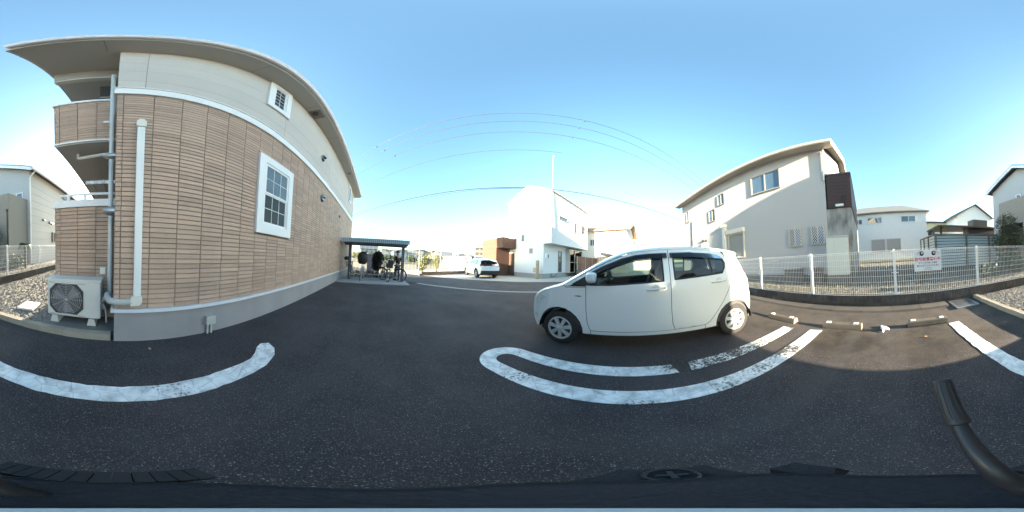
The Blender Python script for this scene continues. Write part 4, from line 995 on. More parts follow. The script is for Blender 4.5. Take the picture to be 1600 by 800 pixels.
# bargeboards and gable end facing the low sun
mb = MB()
for (p, q) in ((rr[0], rr[3]), (rr[3], rr[5])):
    p, q = Vector(p), Vector(q); o_ = tB*-.03
    mb.hexa([p+o_+Vector((0, 0, -.28)), q+o_+Vector((0, 0, -.28)), q+Vector((0, 0, -.28))-o_*.2, p+Vector((0, 0, -.28))-o_*.2, p+o_+Vector((0, 0, .02)), q+o_+Vector((0, 0, .02)), q+Vector((0, 0, .02))-o_*.2, p+Vector((0, 0, .02))-o_*.2])
obj(mb, 'bargeboard', IV, rB)
obj(MB().add([FB.p(1.26, 5.85, -.0), FB.p(1.26, 5.85, -7.4), FB.p(1.26, 7.4, -3.7)], [(0, 1, 2)]), 'gable', BW_, B)
window(B, FB, 3.07, 4.60, 4.29, 5.29, FRB, [WGLASS2, WGLASS2], .045, .06, 2, world=True)
window(B, FB, 6.45, 7.07, 4.45, 5.14, FRB, [WGLASS, WGLASS2], .04, .05, 2, world=True)
window(B, FB, 7.29, 7.94, 3.64, 4.40, FRB, [WGLASS, WGLASS2], .04, .05, 2, world=True)
window(B, FB, 10.42, 10.85, 4.3, 5.16, FRB, [WGLASS], .04, .05, 1, world=True)
for (s0, s1, z0, z1) in ((2.27, 2.83, 1.67, 2.40), (1.36, 1.91, 1.67, 2.40)):
    wn = window(B, FB, s0, s1, z0, z1, M('lattice_frame', (.40, .39, .37), .5), [M('lattice_glass', (.06, .13, .27), .2, spec=.15), M('lattice_glass_dark', (.03, .05, .10), .12, spec=.25)], .035, .06, 2, world=True)
    mb = MB(); k = -int((z1-z0)/.11)
    for d in (1, -1):
        for q in range(-8, 9):
            # diagonal lattice bars clipped to the opening
            pts = []
            c0 = q*.11
            x = s0+.03
            segs = []
            for st in range(25):
                xx = s0+.03+(s1-s0-.06)*st/24; zz = (z0+z1)/2+c0+d*(xx-(s0+s1)/2)*1.25
                if z0+.03 <= zz <= z1-.03: segs.append((xx, zz))
            if len(segs) > 1: mb.cyl(FB.p(*segs[0], .065), FB.p(*segs[-1], .065), .0062, n=4)
    obj(mb, 'lattice', M('lattice_ivory', (.78, .78, .78), .4), wn)
sh = obj(bar_frame(FB, MB(), 5.15, 6.30, 1.38, 2.62, .07, 0, .06), 'shutter_frame', M('shutter_frame', (.55, .52, .46), .5), B)
obj(FB.box(MB(), 5.1, 6.34, 2.62, 2.83, 0, .16), 'shutter_box', IV, sh)
for k in range(22): FBX(5.225, 6.225, 1.455+k*.0525, 1.505+k*.0525, .005, .028+.006*(k % 2), 'slat', M('shutter_grey', (.24, .24, .235), .5), sh)
pb = obj(MB().box(0, 0, 0, 0, 0, 0) if False else FB.box(MB(), 6.42, 6.62, .6, 3.05, .0, .16), 'duct_cover', M('duct_ivory', (.68, .66, .6), .5), B)
obj(FB.box(MB(), 6.38, 6.66, 3.05, 3.2, 0, .22), 'duct_cap', M('duct_ivory', (.68, .66, .6)), pb)
obj(MB().cyl(FB.p(9.85, .3, .06), FB.p(9.85, 4.25, .06), .03), 'downpipe', M('pipe_mauve', (.42, .36, .36), .5), B, smooth=True)
for (s_, z_) in ((8.3, 2.3), (8.65, 2.35)):
    mt = obj(FB.box(MB(), s_-.14, s_+.14, z_-.55, z_+.1, 0, .13), 'meter_box', M('meter_grey', (.45, .42, .37), .5), B)
    obj(MB().cyl(FB.p(s_, z_+.28, 0), FB.p(s_, z_+.28, .12), .06), 'meter_head', DARK, mt)
FBX(.62, .90, 3.02, 3.10, .02, .16, 'spout', WHITEP)
obj(MB().box(0, 0, 0, 0, 0, 0) if False else FB.box(MB(), .56, .60, 3.2, 3.5, .02, .08), 'light_bracket', DARK, B)
cb = thing('storage_cabinet', FB.p(.9, .25, .25), 'tall pale storage cabinet standing against the beige house', 'cabinet', math.atan2(tB.y, tB.x))
obj(FB.box(MB(), .52, 1.25, .58, 1.86, .02, .42), 'body', M('cabinet_pale', (.55, .57, .54), .5, var=.04), cb)
obj(FB.box(MB(), .54, .98, .62, 1.82, .421, .432), 'door', M('cabinet_pale', (.55, .57, .54)), cb); obj(FB.box(MB(), .988, 1.23, .62, 1.82, .421, .432), 'door', M('cabinet_pale', (.55, .57, .54)), cb)
obj(FB.box(MB(), .5, 1.27, .25, .575, .02, .42), 'base', CONC_D, cb); obj(FB.box(MB(), .50, 1.27, 1.86, 1.885, .01, .45), 'lid', M('cabinet_pale', (.55, .57, .54)), cb)
bo = thing('garden_box', FB.p(2.6, .25, .35), 'dark low box against the foundation of the beige house', 'box')
obj(FB.box(MB(), 2.25, 2.85, .25, .82, .1, .5), 'body', M('box_dark', (.05, .055, .06), .6), bo); obj(FB.box(MB(), 2.22, 2.88, .82, .86, .08, .53), 'lid', M('box_lid', (.2, .21, .22), .5), bo)
dn = thing('garden_bin', FB.p(1.6, .25, .3), 'small dark bin beside the pale storage cabinet', 'bin')
obj(MB().lathe([(.0, .25), (.14, .25), (.17, .82), (.18, .84), (.0, .88)], (FB.p(1.6, 0, .28)[0], FB.p(1.6, 0, .28)[1], 0), 2, 14), 'body', M('box_dark', (.05, .055, .06)), dn, smooth=True)

# ------------------------------------------------------------------ grey-white house to the south-west (its gable shades the beige house)
G = thing('grey_house', (-7.84, -4.81, .25), 'pale two-storey gabled house with a tan projecting porch behind the gravel', 'house')
GWm = M('pale_grey_siding', (.43, .435, .44), .8, var=.06, vscale=3, bump=.3, bscale=12, streak=(1, 1, 10))
gx, gy0, gy1, gxw, gz = -7.84, -4.81, -10.5, -17.6, 5.9
obj(MB().prism([(gy0, .25), (gy0, gz), ((gy0+gy1)/2, gz+1.12), (gy1, gz), (gy1, .25)], 0, gxw, gx), 'wall', GWm, G)
for k in range(10): obj(MB().box(gxw, gx, gy0, gy0+.012, .8+k*.455, .808+k*.455), 'siding_lap', M('lap_shadow', (.36, .37, .37), .9), G)
ym, ov = (gy0+gy1)/2, .4
mb = MB()
for sg_ in (1, -1):
    ye = ym+sg_*((gy0-gy1)/2+ov); ze = gz-ov*.42+.06; zr = gz+1.12+.1
    mb.hexa([(gxw-.4, ye, ze), (gx+.45, ye, ze), (gx+.45, ym, zr), (gxw-.4, ym, zr), (gxw-.4, ye, ze+.12), (gx+.45, ye, ze+.12), (gx+.45, ym, zr+.13), (gxw-.4, ym, zr+.13)])
rG = obj(mb, 'roof', M('roof_blue_grey', (.06, .075, .10), .6, var=.15), G)
mb = MB()
for sg_ in (1, -1):
    ye = ym+sg_*((gy0-gy1)/2+ov); ze = gz-ov*.42+.06; zr = gz+1.12+.1
    mb.hexa([(gx+.40, ye, ze-.16), (gx+.455, ye, ze-.16), (gx+.455, ym, zr-.16), (gx+.40, ym, zr-.16), (gx+.40, ye, ze+.06), (gx+.455, ye, ze+.06), (gx+.455, ym, zr+.06), (gx+.40, ym, zr+.06)])
obj(mb, 'bargeboard', TRIM, rG)
ye = gy0+ov; obj(MB().box(gxw-.4, gx+.4, ye-.0, ye+.11, gz-.19, gz-.06), 'gutter', TRIM, rG)
obj(MB().tube([(gx+.1, ye+.05, gz-.2), (gx+.03, gy0+.1, gz-.45), (gx+.02, gy0+.05, gz-.6), (gx+.02, gy0+.05, .3)], .04, 8), 'downpipe', TRIM, G, smooth=True)
TAN = M('tan_porch', (.30, .28, .245), .9, var=.2, vscale=5, bump=.5, bscale=25, streak=(1, 1, 6))
obj(MB().box(gx, -6.22, -4.98, -5.11, .25, 4.0).box(gx, -6.22, -7.5, -7.65, .25, 4.0).box(gx+.002, -6.22, -5.11, -7.5, 2.55, 4.0).box(-6.36, -6.222, -5.11, -5.65, .25, 2.55), 'porch', TAN, G)
obj(MB().box(gx+.002, gx+.05, -5.9, -6.8, .3, 2.35), 'door', M('red_brown_door', (.09, .03, .028), .5), G)
obj(MB().cyl((-6.16, -5.02, .25), (-6.16, -5.02, 3.0), .035).lathe([(.05, 0), (.07, .12), (.0, .14)], (-6.16, -5.02, 3.0), 2, 10), 'porch_pipe', DARK, G)
FGN = Frame((gx, gy0, 0), (-1, 0, 0), (0, 1, 0)); FGE = Frame((gx, gy0, 0), (0, -1, 0), (1, 0, 0))
window(G, FGE, .45, .95, 3.95, 4.55, TRIM, [WGLASS2], .04, .05, 1, world=True)
window(G, FGE, 2.55, 3.0, 4.35, 4.95, TRIM, [WGLASS2], .04, .05, 1, world=True)
obj(bar_frame(FGE, MB(), 3.5, 4.3, 3.55, 4.6, .06, 0, .04), 'balcony_opening', TRIM, G); obj(FGE.box(MB(), 3.56, 4.24, 3.61, 4.54, 0, .004), 'balcony_glass', M('bright_glass', (.65, .68, .7), .2), G)
window(G, FGN, 3.9, 4.25, 3.3, 4.3, M('blue_frame', (.2, .27, .45), .5), [WGLASS2], .035, .05, 1, world=True)
wv = obj(bar_frame(FGN, MB(), 2.7, 3.2, 1.55, 2.25, .04, 0, .1), 'window_grille', DARK, G)
for k in range(7): obj(FGN.box(MB(), 2.74, 3.16, 1.6+k*.09, 1.64+k*.09, .02, .08), 'slat', M('grille_brown', (.12, .10, .09), .6), wv)
for (s_, z_) in ((1.45, 2.95), (2.3, 2.88), (2.62, 2.86)): obj(MB().lathe([(.0, .16), (.05, .15), (.085, .1), (.09, 0)], (gx-s_, gy0, z_), 1, 12), 'vent_hood', M('hood_grey', (.2, .2, .2), .4, metal=.6), G, smooth=True)

G.rotation_euler = (0, 0, R(-2))
# ------------------------------------------------------------------ houses further south
def simple_house(name, label, x0, x1, y0, y1, z0, ze, rh, wallm, roofm, ridge='x', ov=.35, wins=(), rotz=0, fm=None, group=None, cat='house', hip=0):
    cx, cy = (x0+x1)/2, (y0+y1)/2; t = thing(name, (cx, cy, z0), label, cat, rotz, group)
    hx, hy = (x1-x0)/2, (y1-y0)/2; h = ze-z0
    if ridge == 'x': obj(MB().prism([(-hy, 0), (hy, 0), (hy, h), (0, h+rh*(0 if hip else .98)), (-hy, h)], 0, -hx, hx), 'wall', wallm, t, False)
    else: obj(MB().prism([(-hx, 0), (hx, 0), (hx, h), (0, h+rh*(0 if hip else .98)), (-hx, h)], 1, -hy, hy), 'wall', wallm, t, False)
    mb = MB(); th = .14
    A_, B_ = hx+ov, hy+ov
    if hip:
        r0 = max(0, A_-min(B_, 1.3*rh)) if ridge == 'x' else 0; r1 = max(0, B_-A_) if ridge != 'x' else 0
        bot = [(-A_, -B_, h), (A_, -B_, h), (A_, B_, h), (-A_, B_, h)]; top = [(-r0*1.0-.01, -r1-.01, h+rh), (r0+.01, -r1-.01, h+rh), (r0+.01, r1+.01, h+rh), (-r0-.01, r1+.01, h+rh)]
        mb.add([(p[0], p[1], p[2]) for p in bot]+[(p[0], p[1], p[2]+.12) for p in bot]+top, [(3, 2, 1, 0), (0, 1, 5, 4), (1, 2, 6, 5), (2, 3, 7, 6), (3, 0, 4, 7), (4, 5, 9, 8), (5, 6, 10, 9), (6, 7, 11, 10), (7, 4, 8, 11), (8, 9, 10, 11)])
    else:
        for sg_ in (1, -1):
            if ridge == 'x':
                sl = rh/hy; e = (sg_*B_, h-ov*sl+.03); mb.hexa([(-A_, e[0], e[1]), (A_, e[0], e[1]), (A_, 0, h+rh+.03), (-A_, 0, h+rh+.03), (-A_, e[0], e[1]+th), (A_, e[0], e[1]+th), (A_, 0, h+rh+.03+th), (-A_, 0, h+rh+.03+th)])
            else:
                sl = rh/hx; e = (sg_*A_, h-ov*sl+.03); mb.hexa([(e[0], -B_, e[1]), (e[0], B_, e[1]), (0, B_, h+rh+.03), (0, -B_, h+rh+.03), (e[0], -B_, e[1]+th), (e[0], B_, e[1]+th), (0, B_, h+rh+.03+th), (0, -B_, h+rh+.03+th)])
    obj(mb, 'roof', roofm, t, False)
    FR = {'N': Frame((0, hy, 0), (1, 0, 0), (0, 1, 0)), 'S': Frame((0, -hy, 0), (1, 0, 0), (0, -1, 0)), 'E': Frame((hx, 0, 0), (0, 1, 0), (1, 0, 0)), 'W': Frame((-hx, 0, 0), (0, 1, 0), (-1, 0, 0))}
    for (face, s0, s1, a0, a1, sp) in wins:
        window(t, FR[face], s0, s1, a0, a1, fm or ALU, [WGLASS2, WGLASS], .05, .05, sp)
    return t, FR
PW_ = M('pale_blue_white_wall', (.52, .55, .57), .8, var=.05, vscale=2, bump=.2, bscale=30)
tC, FRC = simple_house('white_house', 'low white house with a grey hipped roof and closed shutters beside the beige house', -4.55, 5.6, -26, -18, .25, 5.75, 2.0, PW_, M('roof_grey', (.17, .165, .155), .85, var=.2, vscale=3), 'x', .35,
    [('N', -.2, 1.45, 4.35, 5.1, 2), ('N', -3.9, -2.25, 4.35, 5.1, 2), ('N', 2.0, 2.9, 4.35, 5.0, 2)], fm=M('silver_frame', (.5, .52, .55), .4), hip=1, rotz=R(-2))
for (s0, s1) in ((.0, 1.45), (-1.75, -.25)):
    s0, s1 = -.35+s0, -.35+s1
    q = obj(bar_frame(FRC['N'], MB(), s0-.06, s1+.06, 1.15, 2.6, .07, 0, .07), 'shutter_frame', M('shutter_frame_c', (.42, .43, .45), .5), tC, False)
    for k in range(14): obj(FRC['N'].box(MB(), s0+.012, s1-.012, 1.225+k*.092, 1.312+k*.092, 0, .03), 'slat', M('shutter_c', (.27, .275, .28), .5), q, False)
obj(MB().box(-4.4, 5.4, -18.0+22, -17.6+22, .1, .35).xf(Matrix.Translation((0, 0, 0))), 'deck_edge', M('deck_cream', (.55, .5, .36), .7), tC, False)
simple_house('yellow_house', 'pale yellow house with a dark roof peeking out behind the white house', -10.3, -6.3, -34, -27, .25, 6.1, 1.0, M('pale_yellow', (.60, .56, .36), .8, var=.05), M('roof_charcoal', (.07, .07, .075), .8), 'x', .4, [('N', .1, 1.5, 3.6, 4.6, 2)], hip=1)
simple_house('white_gable_house', 'white gabled house with a brown porch roof behind the carport', -16.2, -10.2, -31, -22, .25, 6.4, 1.9, M('white_wall', (.66, .66, .66), .8, var=.04), M('roof_brown', (.12, .09, .075), .8, var=.15), 'y', .4, [('N', -2.3, -1.3, 4.0, 5.0, 1), ('N', -.5, .0, 3.9, 4.9, 1), ('E', -2.2, -.8, 3.6, 4.6, 2)])
cp = thing('carport', (-6.4, -12.3, .25), 'dark flat-roofed carport above the pale slatted fence', 'carport')
CPM = M('carport_brown', (.04, .035, .033), .5, var=.1)
obj(MB().box(-9.6, -3.6, -14.5, -11.2, 2.98, 3.10), 'roof', CPM, cp)
for (x_, y_) in ((-9.4, -11.4), (-3.9, -11.4), (-9.4, -14.3), (-3.9, -14.3)): obj(MB().box(x_-.07, x_+.07, y_-.07, y_+.07, .25, 2.98), 'post', CPM, cp)
obj(MB().box(-8.9, -6.3, -12.6, -11.6, .25, 2.96), 'store_wall', CPM, cp); obj(MB().box(-8.3, -6.9, -12.8, -11.8, 3.10, 3.75), 'roof_box', M('roof_box_dark', (.035, .038, .045), .5), cp)
# slatted corrugated fence
cf = thing('slatted_fence', (-4.6, -8.5, .25), 'pale blue-grey slatted fence with brown posts behind the mesh fence', 'fence')
CFM = M('slat_pale', (.56, .63, .63), .45, var=.06, vscale=4, rand=.04); CFP = M('post_brown', (.20, .165, .14), .5)
for x_ in (-2.55, -4.4, -6.0, -7.7): obj(MB().box(x_-.05, x_+.05, -8.46, -8.36, .2, 2.12), 'post', CFP, cf)
obj(MB().box(-7.75, -2.5, -8.5, -8.38, 2.08, 2.14), 'top_rail', CFP, cf)
for k in range(11):
    z_ = .28+k*.163
    obj(MB().box(-7.75, -2.55, -8.53, -8.50, z_, z_+.128), 'slat', CFM, cf)
    obj(MB().box(-2.53, -2.50, -12, -8.5, z_, z_+.128), 'slat', CFM, cf)
obj(MB().box(-7.75, -2.6, -8.62, -8.60, .25, 2.08), 'backing', M('slat_gap', (.10, .11, .11), .8), cf); obj(MB().box(-2.62, -2.60, -12, -8.6, .25, 2.08), 'backing', M('slat_gap', (.10, .11, .11), .8), cf)
for y_ in (-9.7, -10.9, -12): obj(MB().box(-2.5, -2.42, y_, y_+.08, .2, 2.12), 'post', CFP, cf)
obj(MB().box(-2.58, -2.44, -12, -8.5, 2.08, 2.14), 'top_rail', CFP, cf)
# plants behind the fence
tree('olive_shrub', -5.2, -5.75, .25, 2.9, [(-5.2, -5.8, 2.3, .55, .5, .6), (-5.5, -5.5, 1.7, .5, .5, .55), (-4.95, -5.9, 1.5, .45, .5, .5), (-5.35, -6.1, 1.1, .5, .5, .45)], 2600, .05, M('leaf_olive_dark', (.075, .09, .05), .6, island=.5), 'grey-green olive-like tree in front of the tan porch', 11, 'tree')
foliage('climbing_shrub', [(-4.6, -5.0, .6, .8, .3, .45), (-6.0, -4.5, .55, .7, .25, .4), (-3.3, -4.7, .45, .5, .25, .25)], 1500, .045, LEAF, label='low green weeds growing behind the mesh fence by the olive tree', cat='plant', seed=5)
palm = thing('palm_plant', (-6.3, -4.15, .25), 'small palm-like plant with arching fronds beside the grey house', 'plant')
for k in range(16):
    rn = random.Random(k); az = k*2.4; L_ = rn.uniform(.5, .8); mb = MB(); pts = []
    for q in range(7):
        t_ = q/6; pts.append(Vector((-6.3+cos(az)*L_*t_*.8, -4.15+sin(az)*L_*t_*.45, 1.2+.9*t_*rn.uniform(.95, 1.05)-1.0*t_*t_)))
    sd_ = Vector((-sin(az), cos(az), .3)).normalized(); wd = [.015, .04, .05, .045, .035, .02, .004]
    mb.v = [tuple(p+sd_*w_) for p, w_ in zip(pts, wd)]+[tuple(p-sd_*w_+Vector((0, 0, -.02))) for p, w_ in zip(pts, wd)]
    mb.f = [(q, q+1, 8+q, 7+q) for q in range(6)]; obj(mb, 'frond', LEAF, palm, fix=False)
obj(MB().tube([(-6.3, -4.15, .25), (-6.31, -4.15, .8), (-6.3, -4.15, 1.25)], [.06, .05, .05], 7), 'stem', BARK, palm, smooth=True)
gtuft = MB(); rn = random.Random(77)
for k in range(2600):
    x_ = rn.uniform(-9, 5); y_ = FY(x_)-.2-rn.random()**1.5*4.5; h_ = rn.uniform(.03, .12); d = Vector((rn.gauss(0, 1), rn.gauss(0, 1), 0)).normalized()*.012
    p = Vector((x_, y_, .25)); q = p+Vector((rn.gauss(0, .02), rn.gauss(0, .02), h_)); gtuft.add([p-d, p+d, q], [(0, 1, 2)])
obj(gtuft, 'weeds', M('weed_blade', (.045, .05, .025), .8, island=.5), kind='stuff', label='thin dry grass on the plot behind the mesh fence', fix=False)
# ------------------------------------------------------------------ white modern house across the street
a7 = R(7); e1 = Vector((cos(a7), -sin(a7), 0)); e2 = Vector((sin(a7), cos(a7), 0)); K = Vector((11.79, 6.37, 0))
DR = Frame(K, e1, -e2); DL = Frame(K, e2, -e1)
D = thing('modern_white_house', tuple(K), 'tall white modern house with an overhanging upper floor and a brown cube porch', 'house', -a7)
DW = M('white_render', (.74, .745, .74), .8, var=.03, vscale=1.5, bump=.1, bscale=60)
HE, RG, DEP, LEN = 7.72, 9.0, 5.6, 7.6
# upper volume (gable towards the car park)
def dpt(s_, t_, z_): q = K+e1*s_+e2*t_; return (q.x, q.y, z_)
obj(MB().add([dpt(0, 0, 3.02), dpt(0, DEP, 3.02), dpt(0, DEP, HE), dpt(0, DEP/2, RG), dpt(0, 0, HE), dpt(LEN, 0, 3.02), dpt(LEN, DEP, 3.02), dpt(LEN, DEP, HE), dpt(LEN, DEP/2, RG), dpt(LEN, 0, HE)],
    [(0, 1, 2, 3, 4), (5, 9, 8, 7, 6), (0, 4, 9, 5), (1, 6, 7, 2), (0, 5, 6, 1)]), 'upper_wall', DW, D)
obj(MB().hexa([dpt(.003, .85, .42), dpt(LEN-.02, .85, .42), dpt(LEN-.02, DEP-.003, .42), dpt(.003, DEP-.003, .42), dpt(.003, .85, 3.018), dpt(LEN-.02, .85, 3.018), dpt(LEN-.02, DEP-.003, 3.018), dpt(.003, DEP-.003, 3.018)]), 'lower_wall', DW, D)
obj(MB().hexa([dpt(.04, .89, -.05), dpt(LEN-.02, .89, -.05), dpt(LEN-.02, DEP-.04, -.05), dpt(.04, DEP-.04, -.05), dpt(.04, .89, .42), dpt(LEN-.02, .89, .42), dpt(LEN-.02, DEP-.04, .42), dpt(.04, DEP-.04, .42)]), 'foundation', CONC, D)
obj(MB().hexa([dpt(.02, .02, 3.0), dpt(LEN-.03, .02, 3.0), dpt(LEN-.03, .848, 3.0), dpt(.02, .848, 3.0), dpt(.02, .02, 3.018), dpt(LEN-.03, .02, 3.018), dpt(LEN-.03, .848, 3.018), dpt(.02, .848, 3.018)]), 'overhang_soffit', M('soffit_d', (.5, .49, .46), .8), D)
mb = MB(); rt = [dpt(-.12, -.12, HE-.02), dpt(LEN+.1, -.12, HE-.02), dpt(LEN+.1, DEP/2, RG+.04), dpt(-.12, DEP/2, RG+.04), dpt(LEN+.1, DEP+.12, HE-.02), dpt(-.12, DEP+.12, HE-.02)]
rt2 = [(p[0], p[1], p[2]+.12) for p in rt]
mb.add(rt+rt2, [(0, 1, 2, 3), (3, 2, 4, 5), (6, 7, 8, 9), (9, 8, 10, 11), (0, 3, 9, 6), (3, 5, 11, 9), (1, 7, 8, 2), (2, 8, 10, 4), (0, 6, 7, 1), (5, 4, 10, 11)])
obj(mb, 'roof', M('roof_pale', (.55, .55, .55), .6), D)
DFR = M('dark_frame', (.10, .095, .09), .4)
for (s0, s1, z0, z1, sp) in ((1.09, 2.61, 5.34, 5.68, 1), (4.0, 4.62, 4.56, 5.65, 1), (5.74, 6.83, 3.97, 5.75, 1)): window(D, DR, s0, s1, z0, z1, M('tan_frame', (.34, .27, .2), .5), [WGLASS2], .05, .04, sp, world=True)
for (s0, s1, z0, z1) in ((3.19, 3.56, 3.42, 4.08), (2.09, 2.5, 2.21, 2.7), (2.42, 2.72, 4.86, 5.49), (3.85, 4.12, 5.14, 5.7)): window(D, DL, s0, s1, z0, z1, M('grey_frame', (.35, .34, .33), .5), [WGLASS2], .045, .04, 1, world=True)
DR2 = Frame(K+e2*.85, e1, -e2)
mt = obj(DR2.box(MB(), .22, .55, 1.75, 2.2, 0, .14), 'meter_box', WHITEP, D); obj(DR2.box(MB(), .45, .53, 1.8, 2.1, .14, .17), 'meter_face', DARK, mt)
window(D, DR2, 2.3, 2.9, .48, 2.55, DFR, [WGLASS], .05, .05, 1, world=True)
po = obj(bar_frame(DR2, MB(), 3.75, 6.8, .4, 2.85, .06, 0, .5), 'sunroom', M('sunroom_frame', (.45, .44, .42), .5), D)
obj(DR2.box(MB(), 3.81, 6.74, 1.45, 1.51, .4, .5), 'rail', M('sunroom_frame', (.45, .44, .42)), po); obj(DR2.box(MB(), 4.9, 4.96, .46, 2.79, .4, .5), 'mullion', M('sunroom_frame', (.45, .44, .42)), po)
obj(DR2.box(MB(), 3.81, 6.74, .46, 2.79, .42, .43), 'pane', glass('sunroom_glass', (.6, .66, .65), .4), po); obj(DR2.box(MB(), 4.3, 4.8, .5, 2.4, .005, .03), 'door', M('door_grey', (.2, .19, .18), .5), po)
obj(MB().tube([DR2.p(1.0, .45, .1), DR2.p(1.0, .1, .12), DR2.p(1.6, .15, .15), DR2.p(1.9, .35, .12)], .03, 6), 'pipe', DARK, D)
CUBE = M('brown_cube_siding', (.10, .052, .036), .7, var=.1, vscale=3, bump=.2)
pc = obj(DL.box(DL.box(DL.box(MB(), 5.35, 8.0, -.05, 3.75, .02, 1.7), 4.35, 5.348, 2.75, 3.75, .02, 1.7), 4.352, 4.5, 0, 0.001, 0, .001), 'porch_cube', CUBE, D)
for k in range(7): obj(DL.box(MB(), 5.36, 7.99, .1+k*.53, .112+k*.53, 1.7005, 1.712), 'siding_seam', M('cube_seam', (.06, .03, .02), .8), pc)
obj(DL.box(MB(), 4.55, 5.3, .05, 2.3, .02, .07), 'front_door', M('door_dark', (.07, .045, .035), .5), D)
gp_ = thing('gate_post', DL.p(-.45, 0, .15), 'tan wooden gate post with a mailbox by the corner of the modern house', 'post', -a7)
obj(DL.box(MB(), -.1+1.0, .1+1.0, 0, 1.55, .5, .68), 'post', M('post_tan', (.42, .31, .22), .7, var=.1), gp_); obj(DL.box(MB(), .12+1.0, .42+1.0, .55, .95, .5, .66), 'mailbox', M('mail_beige', (.5, .45, .38), .6), gp_)
obj(MB().cyl(DL.p(1.0, 1.2, .69), DL.p(1.0, 1.2, .70), .03), 'doorbell', DARK, gp_)
sp_ = thing('service_pole', tuple(K-e1*.08-e2*.08), 'thin steel service pole rising from the corner of the modern house', 'pole')
px_, py_ = (K-e1*.10-e2*.10).x, (K-e1*.10-e2*.10).y
obj(MB().cyl((px_, py_, 3.3), (px_+.18, py_+.1, 11.9), .028, .02, 8), 'shaft', M('pole_steel', (.30, .33, .36), .4, metal=.5), sp_)
for z_ in (5.4, 5.75, 11.7): obj(MB().lathe([(.0, -.08), (.06, -.07), (.03, 0), (.06, .05), (0, .08)], (px_-.1 if z_ < 11 else px_+.1, py_, z_), 2, 8), 'insulator', WHITEP, sp_)
for z_ in (3.6, 5.6): obj(MB().box(px_-.03, px_+.14, py_-.03, py_+.14, z_, z_+.05), 'bracket', ALU, sp_)
# wooden screen on a low wall
wf = thing('wooden_screen', (16.2, 5.67, 0), 'brown slatted wooden screen on a grey low wall beside the modern house', 'fence', -a7)
DF = Frame(Vector((0, 0, 0))+e2*7.6+e1*15.4, e1, -e2)
obj(DF.box(MB(), 0, 11, -.02, .7, -.12, .0), 'low_wall', CONC_D, wf)
WOOD = M('screen_wood', (.19, .09, .06), .7, var=.15, vscale=6, rand=.08)
for k in range(5):
    s0 = k*2.2; obj(DF.box(MB(), s0, s0+.06, .7, 2.15, -.09, -.03), 'post', ALU, wf)
    for q in range(11): obj(DF.box(MB(), s0+.08, s0+2.18, .74+q*.127, .855+q*.127, -.08, -.05), 'slat', WOOD, wf)
simple_house('tan_eaves_house', 'cream house with tan eaves beyond the wooden screen', 23, 31, .2, 7.2, 0, 6.3, 1.4, M('cream_render', (.62, .59, .53), .8, var=.05), M('roof_tan', (.30, .20, .13), .7), 'y', .7, [('W', -2.6, -1.6, 1.0, 1.7, 2), ('W', 1.2, 2.0, 4.0, 5.0, 2), ('S', -2, -1, 3.5, 4.5, 2)], rotz=R(-7))
simple_house('brown_window_house', 'pale distant house with a brown framed window above the white car roof', 36, 44, -6, 1.5, 0, 6.2, 1.5, M('pale_render', (.64, .62, .58), .8), M('roof_light', (.4, .38, .36), .7), 'y', .5, [('W', .9, 2.0, 4.2, 5.6, 1)], fm=M('frame_brown', (.22, .06, .03), .5))
aw = thing('awning', (22, 4.0, 0), 'pale lilac sloping awning above the wooden screen', 'awning')
obj(MB().hexa([(20.8, 1.0, 2.2), (22.8, 1.0, 2.2), (22.8, 4.6, 3.0), (20.8, 4.6, 3.0), (20.8, 1.0, 2.26), (22.8, 1.0, 2.26), (22.8, 4.6, 3.06), (20.8, 4.6, 3.06)]), 'canopy', M('lilac_canvas', (.48, .46, .6), .8), aw)
for (x_, y_, z_) in ((20.9, 1.1, 2.2), (20.9, 4.5, 2.95), (22.7, 1.1, 2.2), (22.7, 4.5, 2.95)): obj(MB().cyl((x_, y_, 0), (x_, y_, z_), .04), 'post', ALU, aw)

# ------------------------------------------------------------------ white sport-utility car on the forecourt
def w_suv(y, z):
    H = .92; x = H-.02*((z-.75)/.45)**2
    if z > 1.05: x = H-.01-.26*((z-1.05)/.58)**1.15
    if y > 1.5: x -= .30*((y-1.5)/.9)**2.2
    if y < -1.45: x -= .16*((-1.45-y)/.8)**2
    return x
sedge = [(2.0, .30, 2.25, .25), (2.07, .5, 2.33, .45), (2.05, .75, 2.32, .75), (1.95, .92, 2.2, .95), (1.5, 1.0, 1.7, 1.06), (1.05, 1.06, 1.2, 1.13), (.6, 1.3, .7, 1.38), (.15, 1.5, .2, 1.58), (-.3, 1.58, -.3, 1.645), (-.9, 1.57, -.9, 1.645), (-1.5, 1.48, -1.55, 1.58), (-1.85, 1.36, -2.05, 1.46), (-2.0, 1.18, -2.2, 1.16), (-2.12, 1.0, -2.32, 1.0), (-2.14, .78, -2.34, .78), (-2.14, .62, -2.34, .62), (-2.08, .42, -2.25, .38), (-2.0, .33, -2.1, .3)]
zs_ = smooth_curve([e[:2] for e in sedge], 5); up_ = [(p.x, p.y) for p in zs_]
sAF, sAR = arch(1.33, .36, .42, .33), arch(-1.33, .36, .42, .33)
body_s = up_+[(-1.9, .33)]+sAR[::-1]+sAF[::-1]+[(1.9, .30)]
swin = [(.82, 1.10), (.45, 1.32), (.1, 1.45), (-.3, 1.50), (-.9, 1.48), (-1.35, 1.38), (-1.62, 1.22), (-1.3, 1.16), (0, 1.10)]
SUVW = M('suv_paint', (.76, .77, .78), .25)
SUVG = glass('suv_glass', (.10, .11, .11), .25)
suv = thing('suv_car', (8.42+.45, 10.6+1.35, .012), 'white sport-utility car parked nose away on the concrete forecourt', 'car', R(-14))
